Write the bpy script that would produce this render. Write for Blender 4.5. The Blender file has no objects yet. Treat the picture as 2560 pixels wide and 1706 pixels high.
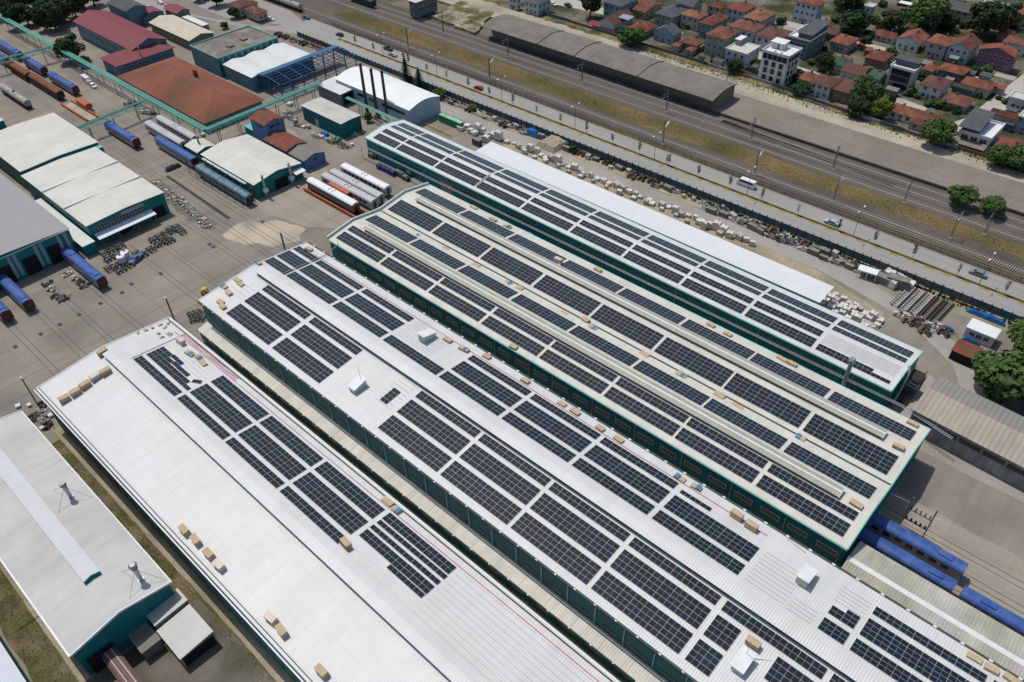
import bpy, math, random
from mathutils import Matrix, Vector
random.seed(7)
S=bpy.context.scene
# ------------------------------------------------------------------ camera, sky, sun
cam=bpy.data.cameras.new('camera');camo=bpy.data.objects.new('camera',cam);S.collection.objects.link(camo)
RI=(0.738869,0.673518,-0.021135);UP=(-0.441069,0.507101,0.740477);FW=(-0.509442,0.537794,-0.671749)
camo.matrix_world=Matrix(((RI[0],UP[0],-FW[0],0),(RI[1],UP[1],-FW[1],0),(RI[2],UP[2],-FW[2],135.0),(0,0,0,1)))
cam.sensor_width=36;cam.lens=27.768;cam.shift_y=0.0078;cam.clip_end=5000;cam.clip_start=1
S.camera=camo
TOSUN=Vector((-0.44,0.03,1.0)).normalized()
W=bpy.data.worlds.new('World');S.world=W;W.use_nodes=True
nt=W.node_tree;sk=nt.nodes.new('ShaderNodeTexSky');sk.sky_type='NISHITA';sk.sun_disc=False
sk.sun_elevation=math.asin(TOSUN.z);sk.sun_rotation=math.atan2(TOSUN.x,TOSUN.y);sk.altitude=100;sk.dust_density=1.5
bg=nt.nodes['Background'];nt.links.new(sk.outputs[0],bg.inputs[0]);bg.inputs[1].default_value=0.115
sl=bpy.data.lights.new('sun','SUN');sl.energy=3.1;sl.angle=math.radians(0.55);sl.color=(1,0.965,0.90)
so=bpy.data.objects.new('sun',sl);S.collection.objects.link(so);so.rotation_euler=(-TOSUN).to_track_quat('-Z','Y').to_euler()
so.location=(0,0,300)
V=S.view_settings;V.view_transform='Standard';V.look='None';V.gamma=1;V.exposure=0.0;V.use_curve_mapping=False
# ------------------------------------------------------------------ materials
MATS={}
def mat(name,col,rough=0.7,var=0.10,scale=0.6,spec=0.3,metal=0,rib=None,ribd=0.25,ribc=0.06,fine=0.06,fscale=9.0,bump=0.0,col2=None,c2scale=0.05,c2lo=0.45,c2hi=0.6,coat=0,streak=None,lap=None,stain=0,slab=None,coord='pos'):
    if name in MATS: return MATS[name]
    m=bpy.data.materials.new(name);m.use_nodes=True;n=m.node_tree;N=n.nodes;L=n.links
    b=N['Principled BSDF'];b.inputs['Roughness'].default_value=rough;b.inputs['Metallic'].default_value=metal
    b.inputs['Specular IOR Level'].default_value=spec
    if coat: b.inputs['Coat Weight'].default_value=coat;b.inputs['Coat Roughness'].default_value=0.08
    geo=N.new('ShaderNodeNewGeometry');pos=geo.outputs['Position']
    if coord=='obj':
        tc=N.new('ShaderNodeTexCoord');pos=tc.outputs['Object']
    def noise(sc,det=3):
        t=N.new('ShaderNodeTexNoise');t.inputs['Scale'].default_value=sc;t.inputs['Detail'].default_value=det;L.new(pos,t.inputs['Vector']);return t.outputs['Fac']
    def mrange(x,a,b_,c,d):
        t=N.new('ShaderNodeMapRange');L.new(x,t.inputs[0])
        for i,v in enumerate((a,b_,c,d)): t.inputs[1+i].default_value=v
        return t.outputs[0]
    def mul(x,y):
        t=N.new('ShaderNodeMath');t.operation='MULTIPLY'
        for i,v in enumerate((x,y)):
            if isinstance(v,(int,float)): t.inputs[i].default_value=v
            else: L.new(v,t.inputs[i])
        return t.outputs[0]
    c=N.new('ShaderNodeRGB');c.outputs[0].default_value=(*col,1);cs=c.outputs[0]
    if col2:
        mx=N.new('ShaderNodeMix');mx.data_type='RGBA';L.new(mrange(noise(c2scale,6),c2lo,c2hi,0,1),mx.inputs[0]);L.new(cs,mx.inputs[6]);mx.inputs[7].default_value=(*col2,1);cs=mx.outputs[2]
    fac=mrange(noise(scale,5),0.3,0.7,1-var,1+var)
    if fine: fac=mul(fac,mrange(noise(fscale,2),0.3,0.7,1-fine,1+fine))
    h=None
    if rib:
        ax,per=rib;sp=N.new('ShaderNodeSeparateXYZ');L.new(pos,sp.inputs[0])
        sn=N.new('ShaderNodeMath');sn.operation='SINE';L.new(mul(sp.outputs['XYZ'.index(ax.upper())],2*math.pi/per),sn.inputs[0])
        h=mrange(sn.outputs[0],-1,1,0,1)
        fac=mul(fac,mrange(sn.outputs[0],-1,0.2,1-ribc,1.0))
    if streak:
        ax,sc,amt=streak
        mp=N.new('ShaderNodeMapping');L.new(pos,mp.inputs[0]);mp.inputs['Scale'].default_value=[sc*0.06 if a==ax else sc for a in 'xyz']
        t=N.new('ShaderNodeTexNoise');t.inputs['Scale'].default_value=1;t.inputs['Detail'].default_value=4;L.new(mp.outputs[0],t.inputs['Vector'])
        fac=mul(fac,mrange(t.outputs[0],0.35,0.65,1-amt,1.0))
    if lap:
        sp2=N.new('ShaderNodeSeparateXYZ');L.new(pos,sp2.inputs[0])
        fr=N.new('ShaderNodeMath');fr.operation='FRACT';L.new(mul(sp2.outputs[1],1/lap),fr.inputs[0])
        fac=mul(fac,mrange(fr.outputs[0],0.0,0.06,0.84,1.0))
        fr=N.new('ShaderNodeMath');fr.operation='FRACT';L.new(mul(sp2.outputs[0],1/6.1),fr.inputs[0])
        fac=mul(fac,mrange(fr.outputs[0],0.0,0.022,0.88,1.0))
    if slab:
        sx,sy,amt=slab
        mp=N.new('ShaderNodeMapping');L.new(pos,mp.inputs[0]);mp.inputs['Scale'].default_value=(1/sx,1/sy,0)
        fl=N.new('ShaderNodeVectorMath');fl.operation='FLOOR';L.new(mp.outputs[0],fl.inputs[0])
        wn=N.new('ShaderNodeTexWhiteNoise');wn.noise_dimensions='2D';L.new(fl.outputs[0],wn.inputs['Vector'])
        fac=mul(fac,mrange(wn.outputs['Value'],0,1,1-amt,1+amt))
        fx=N.new('ShaderNodeVectorMath');fx.operation='FRACTION';L.new(mp.outputs[0],fx.inputs[0]);s3=N.new('ShaderNodeSeparateXYZ');L.new(fx.outputs[0],s3.inputs[0])
        fac=mul(fac,mrange(s3.outputs[0],0,.08/sx,.78,1));fac=mul(fac,mrange(s3.outputs[1],0,.08/sy,.78,1))
    if stain:
        st=noise(0.11,8)
        mx=N.new('ShaderNodeMix');mx.data_type='RGBA';L.new(mrange(st,0.52,0.72,0,stain*4),mx.inputs[0]);L.new(cs,mx.inputs[6]);mx.inputs[7].default_value=(col[0]*.80,col[1]*.75,col[2]*.64,1);cs=mx.outputs[2]
    v=N.new('ShaderNodeVectorMath');v.operation='SCALE';L.new(cs,v.inputs[0]);L.new(fac,v.inputs['Scale'])
    L.new(v.outputs[0],b.inputs['Base Color'])
    if h is not None or bump:
        bp=N.new('ShaderNodeBump');bp.inputs['Strength'].default_value=1.0
        if h is not None: bp.inputs['Distance'].default_value=ribd*0.1;L.new(h,bp.inputs['Height'])
        else: bp.inputs['Distance'].default_value=bump;L.new(noise(fscale,4),bp.inputs['Height'])
        L.new(bp.outputs[0],b.inputs['Normal'])
    MATS[name]=m;return m
# ------------------------------------------------------------------ mesh building
class MB:
    def __init__(s): s.v=[];s.f=[];s.m=[]
    def face(s,pts,mi=0):
        i=len(s.v);s.v+=[tuple(p) for p in pts];s.f.append(tuple(range(i,i+len(pts))));s.m.append(mi)
    def box(s,x0,y0,z0,x1,y1,z1,mi=0,M=None,top=None):
        p=[(x0,y0,z0),(x1,y0,z0),(x1,y1,z0),(x0,y1,z0),(x0,y0,z1),(x1,y0,z1),(x1,y1,z1),(x0,y1,z1)]
        if M is not None: p=[tuple(M@Vector(q)) for q in p]
        i=len(s.v);s.v+=p
        for k,q in enumerate(((0,3,2,1),(4,5,6,7),(0,1,5,4),(1,2,6,5),(2,3,7,6),(3,0,4,7))):
            s.f.append(tuple(i+a for a in q));s.m.append(top if (k==1 and top is not None) else mi)
        return s
    def prism(s,poly,a0,a1,axis='x',mi=0,cap=None):
        # poly: list of (u,z); axis x: u=y ; axis y: u=x ; axis z: poly=(x,y)
        def P(q,a): return (a,q[0],q[1]) if axis=='x' else ((q[0],a,q[1]) if axis=='y' else (q[0],q[1],a))
        n=len(poly);i=len(s.v);s.v+=[P(q,a0) for q in poly]+[P(q,a1) for q in poly]
        fs=[tuple(i+k for k in range(n))[::-1],tuple(i+n+k for k in range(n))]+[(i+k,i+(k+1)%n,i+n+(k+1)%n,i+n+k) for k in range(n)]
        for k,q in enumerate(fs): s.f.append(q);s.m.append(mi if k>1 or cap is None else cap)
        return s
    def cyl(s,p0,p1,r0,r1=None,n=8,mi=0,cap=True):
        r1=r0 if r1 is None else r1;p0=Vector(p0);p1=Vector(p1);d=(p1-p0).normalized()
        a=d.orthogonal().normalized();b=d.cross(a);i=len(s.v)
        for c,r in ((p0,r0),(p1,r1)):
            for k in range(n):
                t=2*math.pi*k/n;s.v.append(tuple(c+a*math.cos(t)*r+b*math.sin(t)*r))
        for k in range(n): s.f.append((i+k,i+(k+1)%n,i+n+(k+1)%n,i+n+k));s.m.append(mi)
        if cap:
            s.f.append(tuple(i+k for k in range(n))[::-1]);s.f.append(tuple(i+n+k for k in range(n)));s.m+=[mi,mi]
        return s
    def bar(s,p0,p1,w,mi=0): return s.cyl(p0,p1,w*0.7,n=4,mi=mi)
    def blob(s,c,rx,ry,rz,mi=0,n=8,k=4,jit=0.12,half=False):
        i=len(s.v);rows=[]
        for j in range(k+1):
            t=(math.pi/2 if half else math.pi)*j/k
            row=[]
            for q in range(n):
                a=2*math.pi*q/n;e=1+random.uniform(-jit,jit)
                row.append((c[0]+rx*math.sin(t)*math.cos(a)*e,c[1]+ry*math.sin(t)*math.sin(a)*e,c[2]+rz*math.cos(t)*(e if j<k or not half else 1)))
            rows.append(row)
        for row in rows: s.v+=row
        for j in range(k):
            for q in range(n):
                s.f.append((i+j*n+q,i+(j+1)*n+q,i+(j+1)*n+(q+1)%n,i+j*n+(q+1)%n));s.m.append(mi)
        return s
    def mesh(s,name,mats):
        me=bpy.data.meshes.new(name);me.from_pydata(s.v,[],s.f)
        for m in (mats if isinstance(mats,(list,tuple)) else [mats]): me.materials.append(m)
        me.polygons.foreach_set('material_index',s.m);me.update();return me
    def build(s,name,mats,parent=None,**k): return link(name,s.mesh(name,mats),parent,**k)
C=S.collection
def link(name,data,parent=None,loc=None,rz=0,sc=None,rot=None):
    o=bpy.data.objects.new(name,data);C.objects.link(o)
    if parent is not None: o.parent=parent
    if loc: o.location=loc
    if rz: o.rotation_euler[2]=rz
    if rot: o.rotation_euler=rot
    if sc: o.scale=sc if isinstance(sc,(tuple,list)) else (sc,sc,sc)
    return o
def tag(o,label,cat,group=None):
    o['label']=label;o['category']=cat
    if group: o['group']=group
    return o
def thing(name,label,cat,loc=(0,0,0),rz=0,group=None):
    return tag(link(name,None,None,loc,rz),label,cat,group)
def struct(o,kind='structure'): o['kind']=kind;return o
def dup(src,loc,rz=0,label=None,sc=None,group=None):
    def cp(o,par):
        c=o.copy();C.objects.link(c);c.parent=par
        for ch in KIDS.get(o.name,()): cp(ch,c)
        return c
    r=src.copy();C.objects.link(r);r.location=loc;r.rotation_euler=(0,0,rz)
    if sc: r.scale=(sc,sc,sc) if not isinstance(sc,(tuple,list)) else sc
    if label: r['label']=label
    if group: r['group']=group
    for ch in src_children(src): cp2(ch,r)
    return r
KIDS={}
def src_children(o): return [c for c in PROTO.get(o.name,[])]
PROTO={}
def reg(root,parts):
    """remember a prototype: parts = list of (part, [subparts])"""
    PROTO[root.name]=parts;return root
def cp2(ch,par):
    p,subs=ch
    c=p.copy();C.objects.link(c);c.parent=par
    for q in subs:
        d=q.copy();C.objects.link(d);d.parent=c
ORD='first second third fourth fifth sixth seventh eighth ninth tenth eleventh twelfth thirteenth fourteenth fifteenth sixteenth seventeenth eighteenth nineteenth twentieth twenty-first twenty-second twenty-third twenty-fourth twenty-fifth twenty-sixth twenty-seventh twenty-eighth twenty-ninth thirtieth thirty-first thirty-second thirty-third thirty-fourth thirty-fifth thirty-sixth thirty-seventh thirty-eighth thirty-ninth fortieth forty-first forty-second forty-third forty-fourth forty-fifth forty-sixth forty-seventh forty-eighth forty-ninth fiftieth fifty-first fifty-second fifty-third fifty-fourth fifty-fifth fifty-sixth fifty-seventh fifty-eighth fifty-ninth sixtieth sixty-first sixty-second sixty-third sixty-fourth sixty-fifth sixty-sixth'.split()
def jag(pts,step=6,amp=0.8):
    out=[]
    for i,p in enumerate(pts):
        q=pts[(i+1)%len(pts)];d=math.hypot(q[0]-p[0],q[1]-p[1]);n=max(1,int(d/step))
        for k in range(n):
            t=k/n;a=amp if 0<k else 0
            out.append((p[0]+(q[0]-p[0])*t+random.uniform(-a,a),p[1]+(q[1]-p[1])*t+random.uniform(-a,a)))
    return out
def sheet(name,pts,z,m,kind='structure',amp=0,step=6):
    b=MB();b.face([(x,y,z) for x,y in (jag(pts,step,amp) if amp else pts)]);return struct(b.build(name,m),kind)
def rect(x0,y0,x1,y1): return [(x0,y0),(x1,y0),(x1,y1),(x0,y1)]
# materials palette
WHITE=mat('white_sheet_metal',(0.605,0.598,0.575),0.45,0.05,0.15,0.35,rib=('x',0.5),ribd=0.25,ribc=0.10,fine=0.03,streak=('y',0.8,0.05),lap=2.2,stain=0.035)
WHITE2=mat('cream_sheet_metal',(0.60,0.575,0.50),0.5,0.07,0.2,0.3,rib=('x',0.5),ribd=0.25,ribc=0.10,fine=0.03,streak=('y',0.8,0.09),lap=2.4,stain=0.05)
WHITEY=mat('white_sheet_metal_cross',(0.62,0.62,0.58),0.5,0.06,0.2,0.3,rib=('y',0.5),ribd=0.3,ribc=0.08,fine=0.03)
TRIM=mat('white_painted_trim',(0.66,0.67,0.66),0.5,0.06)
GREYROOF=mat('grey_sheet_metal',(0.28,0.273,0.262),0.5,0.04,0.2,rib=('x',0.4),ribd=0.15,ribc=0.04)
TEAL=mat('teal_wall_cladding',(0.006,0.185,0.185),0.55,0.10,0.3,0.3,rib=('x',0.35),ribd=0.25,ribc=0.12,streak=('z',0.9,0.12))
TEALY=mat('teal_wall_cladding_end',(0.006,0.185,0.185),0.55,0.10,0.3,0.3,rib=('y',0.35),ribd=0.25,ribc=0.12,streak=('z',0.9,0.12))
TEALT=mat('pale_teal_trim',(0.16,0.42,0.37),0.5,0.08)
GREENP=mat('pale_green_pipe_paint',(0.16,0.43,0.34),0.5,0.1)
DARK=mat('dark_void',(0.012,0.013,0.015),0.8,0.1)
GUTTER=mat('dark_gutter',(0.06,0.065,0.06),0.7,0.15)
STEEL=mat('grey_steel',(0.22,0.23,0.23),0.45,0.1,1.0,0.5,metal=0.6)
GALV=mat('galvanised_steel',(0.42,0.44,0.45),0.4,0.12,2.0,0.5,metal=0.7)
GLASSW=mat('window_glass',(0.012,0.018,0.022),0.12,0.1,1.0,0.6,fine=0)
FRAME=mat('window_frame_white',(0.55,0.55,0.52),0.5,0.05)
CARD=mat('cardboard',(0.45,0.345,0.22),0.8,0.12,2.0,0.15)
CARDP=mat('pale_shrink_wrapped_card',(0.52,0.44,0.36),0.5,0.12,2.0,0.4)
BLUEW=mat('blue_wrap',(0.05,0.20,0.33),0.45,0.2,3,0.4)
DRED=mat('red_cable',(0.38,0.10,0.12),0.6,0.1)
PANF=mat('panel_frame_aluminium',(0.44,0.48,0.50),0.4,0.04,spec=0.5,fine=0)
PANGS=[mat('solar_cell_glass_%d'%k,c,0.07,0.25,0.45,0.4,fine=0.12,fscale=1.2) for k,c in enumerate(((0.010,0.0165,0.027),(0.0145,0.0145,0.022),(0.0095,0.0175,0.0195),(0.012,0.016,0.021)))]
# ------------------------------------------------------------------ ground and setting
CONC=mat('yard_concrete',(0.255,0.222,0.182),0.85,0.10,0.09,0.2,col2=(0.212,0.188,0.157),c2scale=0.035,fine=0.05,fscale=1.1,c2lo=0.42,c2hi=0.62,slab=(6.3,7.5,.045),streak=('y',.35,.13))
CONC2=mat('pale_yard_concrete',(0.315,0.268,0.21),0.85,0.10,0.05,0.2,col2=(0.28,0.25,0.21),c2scale=0.05,fine=0.06,fscale=1.2,c2lo=0.45,c2hi=0.65,slab=(6.3,7.5,.05),streak=('x',.35,.12))
DUST=mat('dusty_concrete',(0.42,0.35,0.26),0.9,0.12,0.1,0.15,col2=(0.30,0.265,0.22),c2scale=0.06)
ASPH=mat('asphalt_road',(0.30,0.285,0.262),0.85,0.05,0.05,0.2,fine=0.05,fscale=2.0,streak=('x',0.6,0.10))
PATH=mat('worn_asphalt',(0.31,0.29,0.258),0.9,0.07,0.06,0.2,col2=(0.27,0.245,0.21),c2scale=0.05,fine=0.08,fscale=1.5)
BALL=mat('railway_ballast',(0.122,0.102,0.084),0.95,0.12,0.08,0.1,fine=0.30,fscale=3.0,col2=(0.098,0.084,0.07),c2scale=0.03,streak=('x',0.5,0.12))
EARTH=mat('earth_ground',(0.175,0.145,0.105),0.95,0.18,0.15,0.1,col2=(0.07,0.08,0.035),c2scale=0.05,fine=0.2,fscale=1.5)
SOIL=mat('dry_soil',(0.33,0.275,0.19),0.95,0.15,0.12,0.1,col2=(0.25,0.215,0.15),c2scale=0.07,fine=0.15,fscale=1.5)
DIRT=mat('pale_dirt_road',(0.40,0.345,0.265),0.95,0.12,0.08,0.1,col2=(0.33,0.29,0.225),c2scale=0.06,fine=0.1,fscale=1.2,streak=('x',0.4,0.14))
GRASSD=mat('dry_grass',(0.155,0.113,0.053),0.95,0.2,0.18,0.05,col2=(0.08,0.074,0.03),c2scale=0.045,fine=0.35,fscale=1.6,c2lo=0.42,c2hi=0.66)
GRASSG=mat('rough_green_grass',(0.085,0.085,0.035),0.95,0.25,0.3,0.05,col2=(0.16,0.125,0.08),c2scale=0.12,fine=0.3,fscale=2.0)
sheet('ground',rect(-2500,-800,800,2500),-0.03,EARTH)
sheet('yard_ground',rect(-520,-60,60,202.0),-0.012,CONC)
sheet('dusty_yard_patch',[(-238.26,102.30),(-245.67,121.00),(-207.93,104.27),(-188.69,107.99),(-174.57,117.84),(-197.54,136.79),(-205.11,127.77),(-216.37,137.12),(-238.28,142.18),(-253.31,145.48),(-252.82,136.24),(-243.25,114.43)],-0.007,CONC2,amp=1.2,step=4)
sheet('dusty_yard_patch',[(-204.56,88.08),(-206.49,95.35),(-199.11,103.94),(-187.49,107.10),(-183.47,101.83),(-187.15,94.44),(-194.89,89.91)],-0.006,DUST,amp=1.2,step=3)
sheet('rail_yard_apron',rect(-14,92,60,128),-0.008,CONC2,amp=.6)
sheet('side_road',[(-225,190.2),(-60,189.6),(-32,184.2),(-17,174.5),(-6,158),(2,158),(-2,168),(-16,181),(-27,188),(-50,194.6),(-225,195.6)],-0.007,PATH,amp=.25,step=8)
sheet('side_road',[(-6,158),(2,158),(20,150),(45,140),(45,128),(20,142),(-20,143),(-20,168)],-0.0065,PATH,amp=.3)
sheet('storage_strip',rect(-240,195.4,10,201.0),-0.0075,SOIL,amp=.6,step=4)
sheet('storage_strip',[(-178,170.5),(-36,172),(-38,183),(-62,189.4),(-178,190)],-0.0068,SOIL,amp=.5,step=4)
sheet('overgrown_plot',[(-212,167.8),(-176,167.6),(-176,172),(-196,172),(-212,172)],-0.006,GRASSG,'stuff',amp=.6,step=3)
for y0,y1 in ((13.8,17.3),(-11.5,-4.9)):
    sheet('rough_grass',rect(-160,y0,-20,y1),-0.006,GRASSG,'stuff',amp=.35,step=3)
sheet('concrete_apron',rect(-164,17.2,-8,19.2),-0.003,SOIL,amp=.12,step=4)
sheet('concrete_apron',rect(-164,-6.2,-100.5,-4.5),-0.003,SOIL,amp=.12,step=4)
sheet('workshop_yard',rect(-100,-8,-58,16.5),-0.004,mat('stained_concrete',(0.155,0.135,0.11),0.9,0.2,0.3,0.15,col2=(0.09,0.085,0.06),c2scale=0.15),amp=.5)
# the road with its median
sheet('road',[(-306,203.2),(-306,219.0),(70,219.0),(70,203.2)],-0.008,ASPH)
sheet('station_forecourt',[(-313.41,232.36),(-320.64,227.80),(-334.94,221.45),(-333.99,214.43),(-348.92,218.15),(-345.33,223.74),(-367.17,225.73),(-382.44,225.19),(-421.02,200.40),(-391.58,193.40),(-366.95,193.50),(-337.32,205.38),(-343.73,196.92),(-383.12,185.75),(-427.58,183.18),(-452.12,175.59),(-408.14,175.93),(-383.58,183.51),(-349.44,192.28),(-326.40,201.86),(-298.66,206.77),(-282.97,207.25)],-0.0105,ASPH)
sheet('side_pavement',rect(-300,202.0,70,203.2),-0.004,PATH)
kb=MB();kb.box(-304,211.9,0,70,212.06,0.14);struct(kb.build('kerb',mat('old_kerb',(0.42,0.40,0.34),0.8,0.12)))
kb=MB();kb.box(-304,210.2,0,70,210.42,0.16);struct(kb.build('kerb',mat('white_kerb_paint',(0.62,0.61,0.55),0.7,0.08)))
kb=MB();x=-303.0
while x<68: kb.box(x,210.17,0.0,x+2.6,210.44,0.175);x+=5.0
struct(kb.build('kerb_yellow_blocks',mat('yellow_kerb_paint',(0.52,0.38,0.06),0.7,0.12,1.0)))
sheet('median_grass',rect(-303,210.42,70,211.9),0.1,mat('median_grass',(0.075,0.066,0.02),0.95,0.3,0.3,0.05,fine=0.25,fscale=2,col2=(0.11,0.09,0.03),c2scale=0.2),'stuff')
kb=MB();kb.box(-296,218.75,-.02,70,219.0,0.14);struct(kb.build('kerb',mat('old_kerb',(0.42,0.40,0.34),0.8,0.12)))
# railway land
sheet('ballast_bed',rect(-420,219.0,90,256.5),-0.010,BALL,amp=.2,step=12)
sheet('dry_grass_strip',[(-330,229.3),(-286,229.0),(-120,229.4),(-60,231.4),(0,231.6),(80,231.4),(80,237.5),(-10,237.8),(-60,239),(-120,238.6),(-290,239.2),(-330,238.6)],0.0,GRASSD,'stuff',amp=.5,step=4)
sheet('dry_grass_strip',[(-150,221.4),(-100,221.8),(-50,223.2),(80,222.6),(80,219.4),(-50,219.4),(-120,219.3),(-180,219.4)],0.002,GRASSD,'stuff',amp=.35,step=4)
pb=MB();pb.box(-250,255.2,0,60,273,1.0,0);struct(pb.build('loading_platform',mat('platform_surface',(0.218,0.19,0.157),0.9,0.07,0.08,0.1,col2=(0.19,0.167,0.14),c2scale=0.05,fine=0.10,fscale=1.3)))
pb=MB();pb.box(-250,254.7,0,60,255.2,0.9);struct(pb.build('platform_edge',mat('dark_stone_edge',(0.075,0.07,0.066),0.9,0.2)))
pb=MB();pb.prism([(-330,273.02),(60,273.02),(60,284),(-130,287),(-330,289)],0,1.05,'z');struct(pb.build('dirt_road',DIRT))
sheet('weed_verge',[(-300,287.6),(-240,286),(-180,285.5),(-130,284.6),(-90,281.8),(-40,279.8),(60,279.5),(60,284),(-40,284),(-90,286.5),(-140,290.5),(-300,293)],1.115,mat('weedy_verge',(0.20,0.155,0.08),0.95,0.25,0.2,0.05,col2=(0.065,0.075,0.025),c2scale=0.09,fine=0.35,fscale=1.5),'stuff',amp=.9,step=3)
pb=MB();pb.prism(jag([(-288.86,256.06),(-292.91,279.62),(-269.04,278.56),(-261.16,260.92),(-258.12,253.77)][::-1],3,.8),0,1.06,'z');struct(pb.build('rubble_plot',mat('rubble_ground',(0.26,0.225,0.16),0.95,0.3,0.3,0.05,col2=(0.09,0.10,0.035),c2scale=0.12,fine=0.4,fscale=1.2)))
tg=MB();tg.box(-520,283.5,0,120,520,0.92);struct(tg.build('town_ground',mat('town_plots',(0.15,0.135,0.105),0.95,0.25,0.12,0.1,col2=(0.04,0.052,0.02),c2scale=0.05,fine=0.3,fscale=0.9,c2lo=0.42,c2hi=0.58)))
STREET=mat('pale_street_concrete',(0.40,0.37,0.32),0.9,0.08,0.1,0.15,fine=0.06,fscale=1.0)
for pl in ([(-63.72,301.30),(-61.30,308.06),(-57.89,361.35),(-50.86,338.23),(-54.45,310.62),(-57.30,298.97),(-60.54,294.75)],
           [(-161.90,353.76),(-143.90,356.12),(-120.15,352.42),(-105.46,352.48),(-104.13,346.21),(-119.60,345.20),(-142.10,348.16),(-158.66,347.78)],
           [(-149.78,316.23),(-130.33,311.47),(-118.80,311.15),(-82.46,308.56),(-75.03,307.16),(-74.43,302.73),(-82.64,303.33),(-127.45,305.95),(-146.69,308.21)],
           [(-266.06,302.90),(-240.52,307.07),(-221.96,309.02),(-226.81,315.46),(-255.95,316.63)],
           [(-122.97,417.57),(-113.02,425.55),(-110.62,411.60),(-109.58,399.75),(-118.72,405.08)]):
    sheet('street',pl,0.935,STREET)
# yard rails, paint lines and slab joints
RAILD=mat('embedded_rail',(0.055,0.05,0.047),0.6,0.2,spec=0.4)
JOINT=mat('slab_joint',(0.11,0.10,0.09),0.9,0.2)
YEL=mat('worn_yellow_line',(0.42,0.30,0.08),0.8,0.2,0.5)
def strip(name,pts,w,z,m,parent=None):
    b=MB()
    for (xa,ya),(xb,yb) in zip(pts,pts[1:]):
        d=Vector((xb-xa,yb-ya,0)).normalized();n=Vector((-d.y,d.x,0))*w/2
        b.face([(xa-n.x,ya-n.y,z),(xb-n.x,yb-n.y,z),(xb+n.x,yb+n.y,z),(xa+n.x,ya+n.y,z)])
    return b.build(name,m,parent)
def embedded(x0,x1,y):
    for s in (-.72,.72): struct(strip('embedded_rail',[(x0,y+s),(x1,y+s)],.16,0.003,RAILD))
for y in (26.5,34.0,41.6,49.3): embedded(-229,-166.5,y)
for y in (66.0,73.4,84.5,91.5): embedded(-222,-167,y)
for y in (96.5,100.8): embedded(-205,-166,y)
for y in (128.4,134.6): embedded(-166.5,-205,y)
for y in (98.5,103.0,107.5,112.3,117.0,122.2): embedded(-12,60,y)
for y in (88.0,93.5,99.0): embedded(-420,-206,y)
for x in (-186.8,-180.5,-173.2): struct(strip('slab_joint',[(x,10),(x+.6,170)],.14,-0.002,JOINT))
for y in (57,80,110,124): struct(strip('slab_joint',[(-223,y),(-167,y+.3)],.1,-0.0015,JOINT))
struct(strip('yellow_line',[(-199.6,5),(-199.3,92)],.18,0.002,YEL))
struct(strip('yellow_line',[(-330,104.5),(-246,104.2)],.18,0.002,YEL))
struct(strip('yellow_line',[(-420,111),(-300,110.2)],.18,0.002,YEL))
# ------------------------------------------------------------------ solar panels
PANELS=[]
for g_ in PANGS:
    _p=MB();_p.box(0.02,0.02,-0.035,2.235,1.05,0.0,0)
    for a in (0.04,1.138): _p.face([(a,0.04,0.003),(a+1.077,0.04,0.003),(a+1.077,1.03,0.003),(a,1.03,0.003)],1)
    PANELS.append(_p.mesh('solar_panel',[PANF,g_]))
PANEL=PANELS[0]
PX,PQ=2.2575,1.075
class Arr:
    """collects the panels of one building; the largest 300 become parts, the rest one part"""
    def __init__(s,root): s.root=root;s.l=[]
    def strip(s,x0,nc,y0,y1,nr,zf,slope,skip=()):
        for r in range(nr):
            for c in range(nc):
                if (c,r) in skip: continue
                y=y0+(y1-y0)*r/nr
                s.l.append((x0+c*PX,y,zf(y)+0.14,slope,(y1-y0)/nr/PQ))
    def one(s,x,y,z,slope,sc): s.l.append((x,y,z+0.14,slope,sc))
    def flush(s,key):
        s.l.sort(key=key);near=s.l[:300];rest=s.l[300:]
        for x,y,z,sl,sc in near:
            o=link('solar_panel',random.choice(PANELS),s.root,(x,y,z),rot=(math.atan(sl),0,0),sc=(1,sc,1))
        if rest:
            b=MB()
            for x,y,z,sl,sc in rest:
                M=Matrix.Translation((x,y,z))@Matrix.Rotation(math.atan(sl),4,'X')@Matrix.Diagonal((1,sc,1,1))
                i=len(b.v);b.v+=[tuple(M@v.co) for v in PANEL.vertices]
                q=random.randrange(4)
                for f in PANEL.polygons: b.f.append(tuple(i+k for k in f.vertices));b.m.append(f.material_index and 1+q)
            o=b.build('solar_panels',[PANF]+PANGS,s.root);o['kind']='stuff'
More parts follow.
